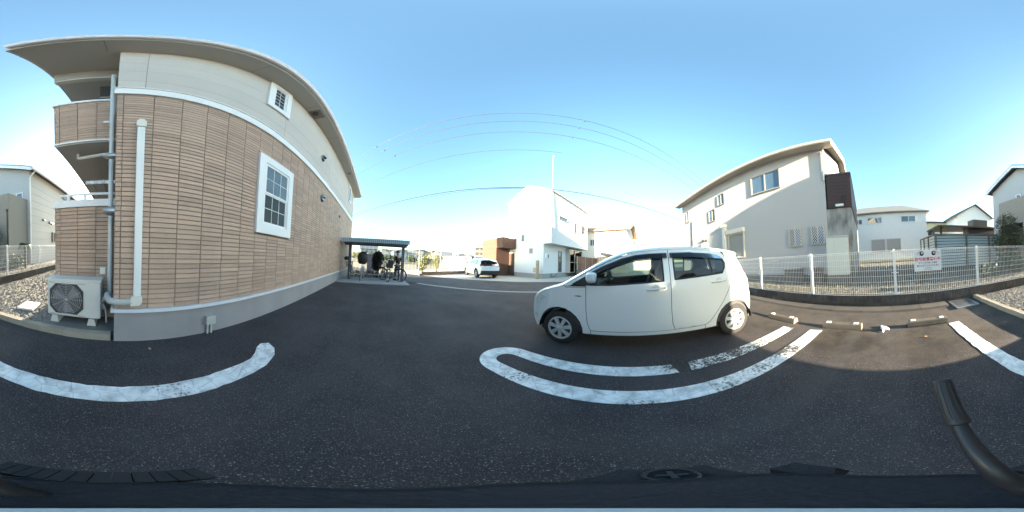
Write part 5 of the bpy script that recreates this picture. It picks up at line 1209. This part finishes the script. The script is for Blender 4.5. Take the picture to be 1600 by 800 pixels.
build_car(suv, dict(hw=.92, w=w_suv, edge=sedge, step=.14,
    strips=[('front_bumper', 0, 3, SUVW), ('hood', 3, 5, SUVW), ('windscreen', 5, 7, SUVG), ('roof', 7, 11, SUVW), ('rear_window', 11, 13, SUVG), ('tailgate', 13, 15, SUVW), ('rear_bumper', 15, 17, TRIMD)],
    panels=[('side', body_s, [swin], SUVW)], windows={'side': [(swin, SUVG)]},
    details={'side': [gasket(swin, .02), lambda po, sg_, wf: obj(MB().tube([(sg_*(wf(p[0], p[1])+.005), *p) for p in sAR], .03, 5), 'arch_trim', TRIMD, po, False, smooth=True), lambda po, sg_, wf: obj(MB().tube([(sg_*(wf(p[0], p[1])+.005), *p) for p in sAF], .03, 5), 'arch_trim', TRIMD, po, False, smooth=True)]},
    inner=([(1.0, .35), (1.0, 1.0), (.5, 1.25), (.1, 1.45), (-1.4, 1.45), (-1.8, 1.2), (-1.9, .5), (-.8, .35)], [fit_poly(swin, -.01)]),
    wheels=[(1.33, .90), (-1.33, .90)], wr=.36, ww=.22, rr=.24, spokes=5, rimmat=ALU, floor=(-2.0, 2.0, .3)))
obj(MB().box(-.165, .165, -2.36, -2.345, .80, .965), 'number_plate', M('plate_white', (.7, .7, .68), .5), suv, False)
obj(MB().box(-.8, .8, -2.30, -2.2, .40, .62), 'lower_valance', TRIMD, suv, False)
for sg_ in (-1, 1): obj(MB().hexa([(sg_*.45, -2.355, .98), (sg_*.87, -2.14, .98), (sg_*.87, -2.1, .98), (sg_*.45, -2.3, .98), (sg_*.45, -2.355, 1.03), (sg_*.89, -2.12, 1.12), (sg_*.87, -2.08, 1.12), (sg_*.45, -2.3, 1.03)]), 'tail_lamp', LAMPR, suv, False)

# ------------------------------------------------------------------ bicycle shelter
sh = thing('bicycle_shelter', (0, 8.7, .05), 'grey steel bicycle shelter with a corrugated edge at the end of the apartment', 'shelter')
obj(MB().box(-1.80, 1.62, 7.5, 9.7, -.02, .045), 'shelter_slab', M('slab_pale', (.33, .33, .34), .9, var=.12, vscale=3), kind='structure', label='pale concrete slab under the bicycle shelter')
SHM = M('shelter_steel', (.085, .075, .078), .5, var=.08); SHE = M('shelter_edge', (.50, .57, .61), .5, var=.06)
for x_ in (-1.40, 1.42): obj(MB().box(x_-.075, x_+.075, 8.55, 8.70, .045, 1.98), 'post', M('shelter_post', (.15, .13, .15), .5), sh); obj(MB().hexa([(x_-.04, 8.0, 1.93), (x_+.04, 8.0, 1.93), (x_+.04, 9.9, 2.10), (x_-.04, 9.9, 2.10), (x_-.04, 8.0, 1.99), (x_+.04, 8.0, 1.99), (x_+.04, 9.9, 2.16), (x_-.04, 9.9, 2.16)]), 'beam', SHM, sh)
obj(MB().box(-1.7, 1.6, 8.56, 8.66, 1.86, 1.98), 'cross_beam', SHM, sh); obj(MB().box(-1.66, 1.56, 8.02, 8.08, 1.90, 2.0), 'cross_beam', SHM, sh)
for k in range(34):
    x_ = -1.76+k*.1
    obj(MB().hexa([(x_, 7.93, 1.975), (x_+.062, 7.93, 1.975), (x_+.062, 7.985, 1.975), (x_, 7.985, 1.975), (x_+.008, 7.925, 2.185), (x_+.054, 7.925, 2.185), (x_+.054, 7.985, 2.185), (x_+.008, 7.985, 2.185)]), 'edge_rib', SHE, sh)
obj(MB().box(-1.78, 1.64, 7.986, 8.0, 1.98, 2.18), 'edge_panel', M('edge_shade', (.30, .35, .38), .6), sh)
mb = MB(); n = 70
for k in range(n+1):
    x_ = -1.78+3.42*k/n; z_ = .022*(1 if (k//2) % 2 else 0); mb.v += [(x_, 8.0, 2.06+z_), (x_, 10.0, 2.22+z_)]
mb.f = [(2*k, 2*k+1, 2*k+3, 2*k+2) for k in range(n)]; obj(mb, 'roof', SHE, sh, fix=False)
obj(MB().tube([(-1.2, 9.15, .05), (-1.2, 9.15, .3), (1.2, 9.15, .3), (1.2, 9.15, .05)], .025, 6), 'cycle_rail', ALU, sh, smooth=True)

# ------------------------------------------------------------------ bicycles
def bicycle(frame_mat, basket=True, child=None):
    """local frame: x forward, ground z=0"""
    root = bpy.data.objects.new('bicycle', None); C.objects.link(root); MW[root.name] = Matrix()
    wb, r = 1.06, .33
    for (x_, nm) in ((0, 'rear'), (wb, 'front')):
        w_ = obj(MB().tube([(x_+r*cos(q*pi/14), 0, r+r*sin(q*pi/14)) for q in range(28)], .02, 6, closed=True), 'wheel', RUBBER, root, False, smooth=True)
        obj(MB().tube([(x_+(r-.025)*cos(q*pi/14), 0, r+(r-.025)*sin(q*pi/14)) for q in range(28)], .009, 4, closed=True), 'rim', ALU, w_, False, smooth=True)
        mb = MB()
        for q in range(14): mb.cyl((x_, .02*(-1)**q, r), (x_+(r-.03)*cos(q*pi/7), 0, r+(r-.03)*sin(q*pi/7)), .0025, n=3, caps=False)
        obj(mb, 'spokes', ALU, w_, False, kind='stuff'); obj(MB().cyl((x_, -.05, r), (x_, .05, r), .025), 'hub', ALU, w_, False)
        mb = MB(); a0, a1 = (R(20), R(190)) if nm == 'rear' else (R(10), R(150))
        mb.tube([(x_+(r+.035)*cos(a0+(a1-a0)*q/10), 0, r+(r+.035)*sin(a0+(a1-a0)*q/10)) for q in range(11)], .018, 5); obj(mb, 'mudguard', frame_mat, root, False, smooth=True)
    bb = (.42, 0, .28); st = (.30, 0, .75); hd = (.92, 0, .80); hd0 = (.96, 0, .66)
    obj(MB().tube([bb, st], .017, 8).tube([hd0, (.7, 0, .38), bb], .02, 8).tube([(0, .05, r), bb], .01, 6).tube([(0, -.05, r), bb], .01, 6).tube([(0, .05, r), (.33, 0, .66)], .009, 6).tube([(0, -.05, r), (.33, 0, .66)], .009, 6).tube([hd0, hd], .02, 8), 'frame', frame_mat, root, False, smooth=True)
    obj(MB().tube([(.965, .05, .62), (wb, .05, r)], .011, 6).tube([(.965, -.05, .62), (wb, -.05, r)], .011, 6).tube([(.965, -.06, .63), (.965, .06, .63)], .012, 6), 'fork', frame_mat, root, False, smooth=True)
    hb = obj(MB().tube([hd, (.91, 0, .98)], .013, 6).tube([(.70, -.28, 1.02), (.86, -.22, 1.03), (.92, -.08, .99), (.92, .08, .99), (.86, .22, 1.03), (.70, .28, 1.02)], .012, 6), 'handlebar', ALU, root, False, smooth=True)
    for sy in (-1, 1): obj(MB().cyl((.66, sy*.285, 1.02), (.80, sy*.25, 1.025), .018, n=8), 'grip', BLACKP, hb, False)
    obj(MB().lathe([(.0, .06), (.05, .055), (.1, .03), (.11, .0), (.0, -.01)], (.26, 0, .82), 2, 12), 'saddle', BLACKP, root, False, smooth=True)
    obj(MB().cyl((.30, 0, .74), (.27, 0, .83), .013), 'seat_post', ALU, root, False)
    obj(MB().cyl((.42, -.07, .28), (.42, .07, .28), .03).tube([(.42, .07, .28), (.50, .09, .14)], .011, 5).tube([(.42, -.07, .28), (.34, -.09, .42)], .011, 5).box(.46, .55, .08, .17, .125, .145).box(.29, .38, -.17, -.08, .41, .43), 'crank', DARK, root, False)
    obj(MB().tube([(-.12, .06, .70), (.22, .06, .70)], .008, 5).tube([(-.12, -.06, .70), (.22, -.06, .70)], .008, 5).tube([(-.12, -.06, .70), (-.12, .06, .70)], .008, 5).tube([(-.05, .06, .7), (0, .06, r)], .007, 5).tube([(-.05, -.06, .7), (0, -.06, r)], .007, 5), 'carrier', ALU, root, False)
    if basket:
        mb = MB()
        for z_ in (.70, .78, .86, .94):
            k = (z_-.70)/.24*.03; mb.tube([(1.0-k, -.15-k, z_), (1.26+k, -.15-k, z_), (1.26+k, .15+k, z_), (1.0-k, .15+k, z_)], .005, 4, closed=True)
        for q in range(7):
            y_ = -.15+.05*q; mb.cyl((1.0, y_, .70), (.97, y_*1.2, .94), .003, n=3).cyl((1.26, y_, .70), (1.29, y_*1.2, .94), .003, n=3).cyl((1.0, y_, .70), (1.26, y_, .70), .003, n=3)
        for q in range(6):
            x_ = 1.0+.052*q
            for sy in (-1, 1): mb.cyl((x_, sy*.15, .70), (x_, sy*.18, .94), .003, n=3)
        obj(mb, 'basket', DARK, root, False, kind='stuff')
    if child == 'cover':
        mb = MB(); n = 14; vs = []
        prof = [(.16, .85), (.22, .92), (.25, 1.02), (.265, 1.15), (.255, 1.28), (.22, 1.38), (.13, 1.46), (.001, 1.49)]
        for (rr, z_) in prof:
            for q in range(n): vs.append((1.02+rr*.9*cos(2*pi*q/n), rr*sin(2*pi*q/n)*(1+.03*sin(5*q)), z_))
        mb.add(vs, [(i*n+q, i*n+(q+1) % n, (i+1)*n+(q+1) % n, (i+1)*n+q) for i in range(len(prof)-1) for q in range(n)])
        obj(mb, 'seat_cover', M('cover_black', (.018, .014, .013), .55, var=.3, vscale=20), root, False, smooth=True)
    if child == 'bag': obj(MB().lathe([(.0, .0), (.11, .02), (.14, .1), (.11, .2), (0, .22)], (.95, -.16, 1.0), 2, 12), 'helmet', BLACKP, root, False, smooth=True)
    if child == 'rear': 
        s_ = obj(MB().box(-.15, .18, -.15, .15, .72, .80).box(-.17, -.12, -.14, .14, .80, 1.12).box(-.12, .15, -.16, -.13, .8, .95).box(-.12, .15, .13, .16, .8, .95), 'child_seat', BLACKP, root, False)
    return root
BLK = M('frame_black', (.02, .02, .022), .3, spec=.6); SIL = M('frame_silver', (.45, .46, .48), .3, metal=.6); GRN = M('frame_grey', (.12, .13, .14), .35)
def place_bike(o, x, y, az, lean, label):
    o.location = (x, y, .046); o.rotation_euler = (R(lean), 0, az); tag(o, label, 'bicycle', 'bicycles under the shelter')
    MW[o.name] = Matrix()
place_bike(bicycle(BLK, True, 'bag'), -1.38, 9.55, R(-88), 3, 'dark bicycle leaning against the left shelter post with a helmet on its bars')
place_bike(bicycle(SIL, False, 'cover'), -.72, 9.25, R(-91), -3, 'silver bicycle with a domed black rain cover over its child seat')
place_bike(bicycle(GRN, True, 'rear'), .62, 8.25, R(102), 5, 'grey bicycle with a black child seat at the back, rear wheel towards the lot')
place_bike(bicycle(BLK, True, None), 1.32, 8.55, R(150), -4, 'black bicycle standing at an angle in front of the person')
# ------------------------------------------------------------------ person
def person(x, y, z, face):
    root = thing('person', (x, y, z), 'person in a dark cap, black shirt and jeans standing by the right shelter post', 'person', face)
    def skinned(name, joints, edges, mat, par, rootv=0, lev=2):
        me = bpy.data.meshes.new(name); me.from_pydata([j[:3] for j in joints], edges, [])
        o = put(me, name, par, world=False); me.materials.append(mat)
        sk = o.modifiers.new('s', 'SKIN'); sk.use_smooth_shade = True
        for v, j in zip(me.skin_vertices[0].data, joints): v.radius = (j[3], j[4] if len(j) > 4 else j[3])
        me.skin_vertices[0].data[rootv].use_root = True
        o.modifiers.new('d', 'SUBSURF').levels = lev; o.modifiers['d'].render_levels = lev; return o
    J = [(0, 0, .86, .13, .10), (0, 0, 1.02, .12, .09), (0, .005, 1.18, .14, .10), (0, 0, 1.31, .13, .085), (0, .005, 1.38, .05), (0, .02, 1.44, .05), (0, .03, 1.51, .075, .085), (0, .025, 1.60, .065, .075),
         (.09, 0, .80, .08), (.10, .01, .45, .055), (.10, -.01, .09, .04), (.105, .10, .04, .04, .03), (-.09, 0, .80, .08), (-.10, .03, .45, .055), (-.11, .02, .09, .04), (-.115, .13, .04, .04, .03),
         (.17, 0, 1.30, .05), (.21, .02, 1.06, .04), (.19, .17, .90, .03), (.185, .24, .87, .026), (-.17, 0, 1.30, .05), (-.22, .0, 1.06, .04), (-.20, .15, .90, .03), (-.195, .22, .87, .026)]
    Ed = [(0, 1), (1, 2), (2, 3), (3, 4), (4, 5), (5, 6), (6, 7), (0, 8), (8, 9), (9, 10), (10, 11), (0, 12), (12, 13), (13, 14), (14, 15), (3, 16), (16, 17), (17, 18), (18, 19), (3, 20), (20, 21), (21, 22), (22, 23)]
    skinned('body', J, Ed, M('skin', (.42, .26, .19), .6), root)
    k = 1.16
    skinned('shirt', [(0, 0, .84, .145, .115), (0, 0, 1.02, .14, .105), (0, .005, 1.18, .155, .115), (0, 0, 1.31, .14, .095), (0, .005, 1.36, .06), (.17, 0, 1.30, .065), (.205, .012, 1.10, .058), (-.17, 0, 1.30, .065), (-.213, .005, 1.10, .058)], [(0, 1), (1, 2), (2, 3), (3, 4), (3, 5), (5, 6), (3, 7), (7, 8)], M('shirt_black', (.018, .018, .022), .85), root)
    skinned('jeans', [(0, 0, .88, .138, .108), (.09, 0, .80, .09), (.10, .01, .45, .068), (.10, -.01, .09, .058), (-.09, 0, .80, .09), (-.10, .03, .45, .068), (-.11, .02, .09, .058)], [(0, 1), (1, 2), (2, 3), (0, 4), (4, 5), (5, 6)], M('jeans_blue', (.045, .065, .11), .85), root)
    obj(MB().lathe([(.001, .12), (.05, .115), (.085, .08), (.098, .02), (.098, 0)], (0, .03, 1.56), 2, 16).hexa([(-.07, .10, 1.555), (.07, .10, 1.555), (.055, .21, 1.545), (-.055, .21, 1.545), (-.07, .10, 1.57), (.07, .10, 1.57), (.055, .21, 1.555), (-.055, .21, 1.555)]), 'cap', M('cap_black', (.015, .015, .017), .8), root, False, smooth=True)
    for sx in (-1, 1): obj(MB().hexa([(sx*.11-.04, -.05, 0), (sx*.11+.04, -.05, 0), (sx*.11+.045, .19, 0), (sx*.11-.045, .19, 0), (sx*.11-.035, -.05, .09), (sx*.11+.035, -.05, .09), (sx*.11+.035, .17, .06), (sx*.11-.035, .17, .06)]), 'shoe', BLACKP, root, False)
    for hx, hy in ((.185, .24), (-.195, .22)):
        for q in range(5):
            dx = (q-2)*.014; L_ = (.05, .07, .075, .07, .055)[q]; obj(MB().tube([(hx+dx, hy, .865), (hx+dx*1.1, hy+L_*.6, .845), (hx+dx*1.1, hy+L_*.8, .815)], .0085, 5), 'finger', M('skin', (.42, .26, .19)), root, False)
    return root
person(1.22, 9.05, .045, R(35))

# ------------------------------------------------------------------ behind the shelter: topiary, pillar, hedge, nets, field, far houses, hills
tree('clipped_shrub', .10, 10.6, 0, 1.75, [(.10, 10.6, 1.15, .36, .34, .5), (.05, 10.6, .72, .30, .28, .32), (.14, 10.62, 1.48, .24, .22, .2)], 4200, .04, M('leaf_black_green', (.014, .014, .009), .7, island=.4), 'dark clipped round-topped shrub on bare stems behind the shelter', 21, 'shrub')
foliage('low_hedge', [(-1.2+k*.42, 10.0, .22, .3, .25, .24) for k in range(6)], 1600, .035, LEAFD, label='low dark hedge along the back of the bicycle shelter', cat='hedge', seed=8)
pl = thing('gate_pillar', (-.35, 11.4, 0), 'pale lilac pillar standing behind the bicycle shelter', 'pillar')
obj(MB().box(-.62, -.12, 11.3, 11.6, 0, 1.42), 'shaft', M('pillar_lilac', (.42, .38, .45), .7), pl); obj(MB().box(-.66, -.08, 11.26, 11.64, 1.42, 1.5), 'cap', CONC, pl)
lw = thing('field_wall', (6.8, 14.3, 0), 'low brown block wall edging the sunny field beyond the street', 'wall', math.atan2(3.0, 6.7))
BRW = M('brown_block', (.15, .105, .075), .9, var=.2, vscale=3, rand=.15)
bmw = mesh(MB().box(0, .39, -.06, .06, 0, .15), 'block', BRW)
for r_ in range(2):
    for k in range(19): o = put(bmw, 'block', lw, world=False); o.location = (-3.6+k*.4+(.2 if r_ else 0), 0, r_*.155)
nf = thing('field_net', (3.55, 13.1, 0), 'tall thin net fence on slim posts along the sunny field', 'fence')
npts = [(-3.0, 11.6, 2.9), (.35, 12.4, 2.9), (3.55, 13.1, 2.35), (5.0, 14.2, 2.2), (6.5, 15.6, 2.2), (9.4, 18.5, 2.2), (11, 20, 2.2)]
NETP = M('net_post', (.55, .47, .33), .6); NETM = M('net_thread', (.5, .5, .42), .8)
for (x_, y_, h_) in npts: obj(MB().cyl((x_, y_, 0), (x_, y_, h_), .035), 'post', NETP, nf)
for i in range(len(npts)-1):
    p, q = Vector((npts[i][0], npts[i][1], 0)), Vector((npts[i+1][0], npts[i+1][1], 0)); h_ = 2.1; mb = MB(); n = int((q-p).length/.3)
    for k in range(8): mb.cyl(p+Vector((0, 0, .15+k*h_/8)), q+Vector((0, 0, .15+k*h_/8)), .003, n=3, caps=False)
    for k in range(n): c = p.lerp(q, k/n); mb.cyl(c, c+Vector((0, 0, h_)), .003, n=3, caps=False)
    obj(mb, 'net_panel', NETM, nf, fix=False)
tree('yellow_shrub', 4.1, 14.0, 0, 1.9, [(4.1, 14.0, 1.0, .5, .4, .5), (4.6, 14.2, 1.4, .4, .3, .4), (3.9, 13.9, .5, .35, .3, .35)], 700, .07, LEAFY, 'yellow-green shrub growing at the net post by the street', 31, 'shrub')
tree('yellow_shrub', 6.4, 16.4, 0, 2.2, [(6.4, 16.4, 1.2, .5, .4, .7), (6.8, 16.5, 1.6, .35, .3, .4)], 600, .08, LEAFY, 'slim yellow-green shrub further along the field net', 32, 'shrub')
sheet([(-60, 12.6), (3.2, 13.1), (11, 16.8), (60, 45), (60, 120), (-60, 120)], -.012, 'field', M('dry_field', (.22, .19, .13), .95, var=.2, vscale=.4), label='sunlit pale field beyond the street')
rnh = random.Random(12)
ROOFS = [M('far_roof_grey', (.16, .17, .19), .8), M('far_roof_red', (.30, .12, .07), .8), M('far_roof_blue', (.10, .14, .2), .8), M('far_roof_brown', (.16, .11, .08), .8)]
WALLS = [M('far_wall_white', (.50, .50, .49), .8), M('far_wall_cream', (.40, .36, .28), .8), M('far_wall_blue', (.26, .33, .38), .8), M('far_wall_grey', (.30, .30, .29), .8)]
far = [(-9.5, 34, 7, 7, 5.6, 1.5, 0, 1, 'white house with a red tiled roof seen between the apartment and the shelter'), (-2.2, 46, 7, 6, 5.2, 1.6, 3, 0, 'grey gabled house far behind the clipped shrub'),
       (8.6, 62, 8, 7, 5.6, 1.5, 2, 2, 'blue-walled house far behind the person'), (15.5, 64, 9, 7, 5.4, 1.5, 0, 0, 'long white house beyond the field, right of the blue-walled house'),
       (17.5, 48, 6, 6, 4.6, 1.6, 1, 3, 'cream house with a brown roof beyond the net posts'), (24.5, 55, 8, 7, 4.8, 2.0, 0, 0, 'white house with a steep grey roof beyond the yellow shrubs'),
       (34, 60, 9, 7, 5.2, 1.6, 0, 2, 'white house far behind the sport-utility car'), (44, 66, 10, 8, 5.4, 1.4, 0, 3, 'white house low on the skyline left of the brown cube porch'), (2.5, 70, 8, 7, 5.8, 1.6, 0, 1, 'white house with a red roof far behind the shelter rail')]
for i, (x_, y_, wx, wy, h_, rh_, wi, ri, lab) in enumerate(far):
    x_, y_ = x_*1.55, y_*1.55
    simple_house('far_house', lab, x_-wx/2, x_+wx/2, y_-wy/2, y_+wy/2, 0, h_, rh_, WALLS[wi], ROOFS[ri], 'x' if i % 2 else 'y', .5, [('S', -wx*.3, -wx*.08, 3.4, 4.5, 2), ('S', wx*.1, wx*.32, 3.4, 4.5, 2), ('S', -wx*.3, -wx*.05, .9, 2.3, 2)], rotz=R(rnh.uniform(-20, 20)), group='houses beyond the field')
st_ = thing('field_shed', (16, 32, 0), 'grey-green corrugated shed standing in the sunny field', 'shed', R(-30))
obj(MB().box(-3, 3, -1.6, 1.6, 0, 2.3), 'wall', M('shed_green', (.36, .40, .37), .7), st_, False)
for k in range(24): obj(MB().box(-2.95+k*.25, -2.83+k*.25, -1.64, -1.6, .05, 2.25), 'rib', M('shed_rib', (.30, .34, .31), .7), st_, False)
obj(MB().box(-3.2, 3.2, -1.9, 1.9, 2.3, 2.42), 'roof', M('shed_roof', (.42, .44, .45), .6), st_, False)
ap = thing('apartment_block', (62, 78, 0), 'brown flat-roofed apartment block on the skyline left of the modern house', 'building', R(-35))
obj(MB().box(-7, 7, -5, 5, 0, 11.5), 'wall', M('apt_brown', (.17, .12, .085), .8), ap, False)
for f in range(4):
    obj(MB().box(-7.1, 7.1, -6.1, -4.9, 2.0+f*2.7, 2.9+f*2.7), 'balcony', M('apt_balcony', (.26, .22, .18), .8), ap, False)
    for k in range(5): obj(MB().box(-6.3+k*2.7, -4.6+k*2.7, -5.06, -5.0, 3.0+f*2.7, 4.5+f*2.7), 'window', WGLASS, ap, False)
obj(MB().box(-7.3, 7.3, -5.3, 5.3, 11.5, 12), 'parapet', M('apt_balcony', (.48, .42, .34)), ap, False)
tw = thing('signal_tower', (58.5, 84, 0), 'thin red and white lattice mast on the skyline beside the brown apartment block', 'mast')
for k in range(5): obj(MB().hexa([(58.5-.5+.07*k, 84-.5+.07*k, 2.6*k), (58.5+.5-.07*k, 84-.5+.07*k, 2.6*k), (58.5+.5-.07*k, 84+.5-.07*k, 2.6*k), (58.5-.5+.07*k, 84+.5-.07*k, 2.6*k), (58.5-.43+.07*k, 84-.43+.07*k, 2.6*k+2.59), (58.5+.43-.07*k, 84-.43+.07*k, 2.6*k+2.59), (58.5+.43-.07*k, 84+.43-.07*k, 2.6*k+2.59), (58.5-.43+.07*k, 84+.43-.07*k, 2.6*k+2.59)]), 'section', M('mast_red', (.5, .08, .05), .6) if k % 2 == 0 else WHITEP, tw)
# far trees and hedges
for i, (x_, y_, h_) in enumerate(((-4.5, 52, 3.2), (1.5, 50, 2.8), (5.5, 58, 3.4), (12, 55, 3.0), (20.5, 50, 2.6), (-7, 60, 4), (29, 58, 3.5), (-1, 57, 3.5))):
    x_, y_ = x_*1.2, y_*1.2
    tree('far_tree', x_, y_, 0, h_, [(x_, y_, h_*.6, h_*.7, h_*.5, h_*.4), (x_+h_*.5, y_, h_*.45, h_*.4, h_*.4, h_*.3)], 420, .28, LEAF, ['broad green tree beyond the field, leftmost behind the shelter', 'round green tree beyond the field behind the covered bicycle', 'round green tree beyond the field behind the clipped shrub', 'low green tree beyond the field left of the net post', 'low green tree between the cream and white far houses', 'tall green tree behind the red-roofed far house', 'green tree beyond the field behind the sport-utility car', 'green tree beyond the field behind the lilac pillar'][i], 40+i)
mb = MB(); n = 90
for k in range(n+1):
    az = R(-40+170*k/n); d_ = 420; h_ = 12+13*max(0, cos((az-R(10))*4.2))**2+9*max(0, cos((az-R(27))*7))**2+5*sin(az*9)+3*sin(az*23+1)+2*sin(az*51)
    if az > R(38): h_ *= max(.35, 1-(az-R(38))*1.2)
    for (dd, hh) in ((d_-120, 0), (d_-60, h_*.55), (d_, h_), (d_+80, 0)): mb.v.append((dd*sin(az), dd*cos(az), hh))
mb.f = [(4*k+j, 4*k+j+1, 4*k+5+j, 4*k+4+j) for k in range(n) for j in range(3)]
obj(mb, 'hills', M('wooded_hills', (.016, .021, .015), .95, var=.4, vscale=.06, bump=1.0, bscale=.15), kind='structure', label='wooded hills along the horizon', smooth='all', fix=False)

# ------------------------------------------------------------------ overhead wires
WIREM = M('wire_black', (.03, .035, .04), .5)
def wire(name, n_, z_, t0, t1, r_, label, sag=.35, dots=()):
    pts = []
    for k in range(41):
        t_ = t0+(t1-t0)*k/40; x_, y_ = rd(n_, t_); pts.append((x_, y_, z_-sag*(1-((2*k/40)-1)**2)))
    t = thing(name, pts[0], label, 'wire', 0, 'overhead wires along the street')
    obj(MB().tube(pts, r_, 5), 'cable', WIREM, t)
    for d in dots:
        x_, y_ = rd(n_, d); k = (d-t0)/(t1-t0); obj(MB().box(x_-.03, x_+.03, y_-.03, y_+.03, z_-sag*(1-(2*k-1)**2)-.10, z_-sag*(1-(2*k-1)**2)+.02), 'spacer', DARK, t)
wire('power_line', 7.0, 10.9, -48, 52, .016, 'highest of the three thin power lines arching over the street', dots=(-9, 3, 12.5))
wire('power_line', 7.75, 10.9, -48, 52, .016, 'middle of the three thin power lines arching over the street', dots=(-9, 3, 12.5))
wire('power_line', 8.85, 10.9, -48, 52, .016, 'lowest of the three thin power lines arching over the street', dots=(-9, 3, 12.5))
wire('power_line', 11.4, 10.9, -48, 3.0, .016, 'thin line ending at the top of the service pole', sag=.2)
wire('telecom_cable', 11.3, 7.25, -48, 52, .036, 'upper thick black cable strung low across the street', sag=.3)
wire('telecom_cable', 11.4, 7.02, -48, 3.5, .018, 'lower black cable running beside the thick cable', sag=.3)
# ------------------------------------------------------------------ the camera's own stand
cs = thing('camera_stand', (.02, -.01, 0), 'black padded camera stand with a curved handle and ribbed grip below the viewpoint', 'camera stand')
NAVY = M('bag_fabric', (.0085, .0085, .0125), .8, var=.3, vscale=30, bump=.3, bscale=150)
mb = MB(); n = 32; vs = []
def bagr(t_):
    ca, sa = cos(t_), sin(t_); m_ = (abs(ca)**3+abs(sa)**3)**(-1/3); return ca*m_, sa*m_
prof = [(.8, .35), (1.0, .40), (1.03, .60), (1.0, .70), (.93, .738), (.5, .747), (.001, .748)]
for (k_, z_) in prof:
    for q in range(n):
        cx, sy = bagr(2*pi*q/n); vs.append((.028+.095*k_*cx, -.012+.092*k_*sy, z_))
mb.add(vs, [(i*n+q, i*n+(q+1) % n, (i+1)*n+(q+1) % n, (i+1)*n+q) for i in range(len(prof)-1) for q in range(n)]+[tuple(range(n))[::-1]])
bag = obj(mb, 'padded_head', NAVY, cs, smooth=True)
obj(MB().tube([(.028+.088*bagr(2*pi*q/24)[0], -.012+.085*bagr(2*pi*q/24)[1], .742) for q in range(24)], .0014, 5, closed=True), 'piping', M('piping_dark', (.006, .006, .008), .8), bag, smooth=True)
for q in range(12): obj(MB().box(-.090, -.060, -.085+q*.0125, -.0735+q*.0125, .700, .7445), 'rib', M('rib_brown', (.011, .009, .009), .75, rand=.25), bag)
lug = obj(MB().hexa([(.10, -.075, .66), (.165, -.06, .66), (.165, .02, .66), (.10, .05, .66), (.10, -.075, .725), (.158, -.055, .722), (.158, .018, .722), (.10, .05, .725)]), 'side_lug', NAVY, cs)
obj(MB().tube([(.135+.02*cos(q*pi/10), -.02+.02*sin(q*pi/10), .726) for q in range(20)], .0025, 5, closed=True), 'screw_ring', M('screw_brown', (.02, .013, .012), .4), lug, smooth=True)
obj(MB().box(.123, .147, -.0225, -.0175, .724, .7285).box(.1325, .1375, -.032, -.008, .724, .7280), 'screw_slot', BLACKP, lug)
obj(MB().hexa([(.06, -.125, .68), (.115, -.125, .68), (.115, -.09, .68), (.06, -.09, .68), (.068, -.12, .73), (.108, -.12, .73), (.112, -.09, .735), (.06, -.09, .735)]), 'strap_lug', NAVY, cs)
HZ = .90
obj(MB().tube([(-.015, -.015, .70), (-.022, -.03, .80), (-.032, -.055, .868), (-.042, -.085, .895), (-.05, -.118, .909), (-.0555, -.148, .925), (-.057, -.16, .934)], [.010, .0098, .0095, .0095, .0095, .0095, .0095], 14), 'handle_tube', M('handle_dark', (.021, .017, .017), .38), cs, smooth=True)
G0, G1 = Vector((-.0555, -.146, .924)), Vector((-.063, -.216, .981)); gd = (G1-G0).normalized(); gs = gd.cross(Vector((0, 0, 1))).normalized(); gu = gs.cross(gd)
gp2 = obj(MB().tube([G0, G0+gd*.003, G0.lerp(G1, .3), G0.lerp(G1, .7), G1-gd*.006, G1-gd*.002, G1, G1+gd*.0008], [.0105, .0150, .0145, .0145, .0145, .0138, .0115, .006], 18), 'grip', M('grip_rubber', (.019, .0155, .0155), .5), cs, smooth=True)
for k in range(5):
    t_ = R(35+27*k); dv = (gs*cos(t_)+gu*sin(t_))*.0146
    obj(MB().tube([G0.lerp(G1, .15)+dv, G0.lerp(G1, .5)+dv, G0.lerp(G1, .9)+dv], .0009, 4), 'rib', M('grip_rib', (.032, .028, .03), .45), gp2)
nd = -Vector((mw[0][1], mw[1][1], mw[2][1])); nd = nd/-nd.z*(CAM_H-.76)
obj(MB().cyl((nd.x, nd.y, .735), (nd.x, nd.y, .765), .011, .010, 14), 'mount_knob', M('mount_grey', (.42, .46, .47), .5), cs, smooth=True)
obj(MB().cyl((.02, -.01, .02), (.02, -.01, .36), .018, n=10), 'pole', BLACKP, cs, smooth=True)
obj(MB().lathe([(.0, .03), (.05, .028), (.13, .014), (.14, .001), (0, .0)], (.02, -.01, .006), 2, 24), 'base', BLACKP, cs, smooth=True)
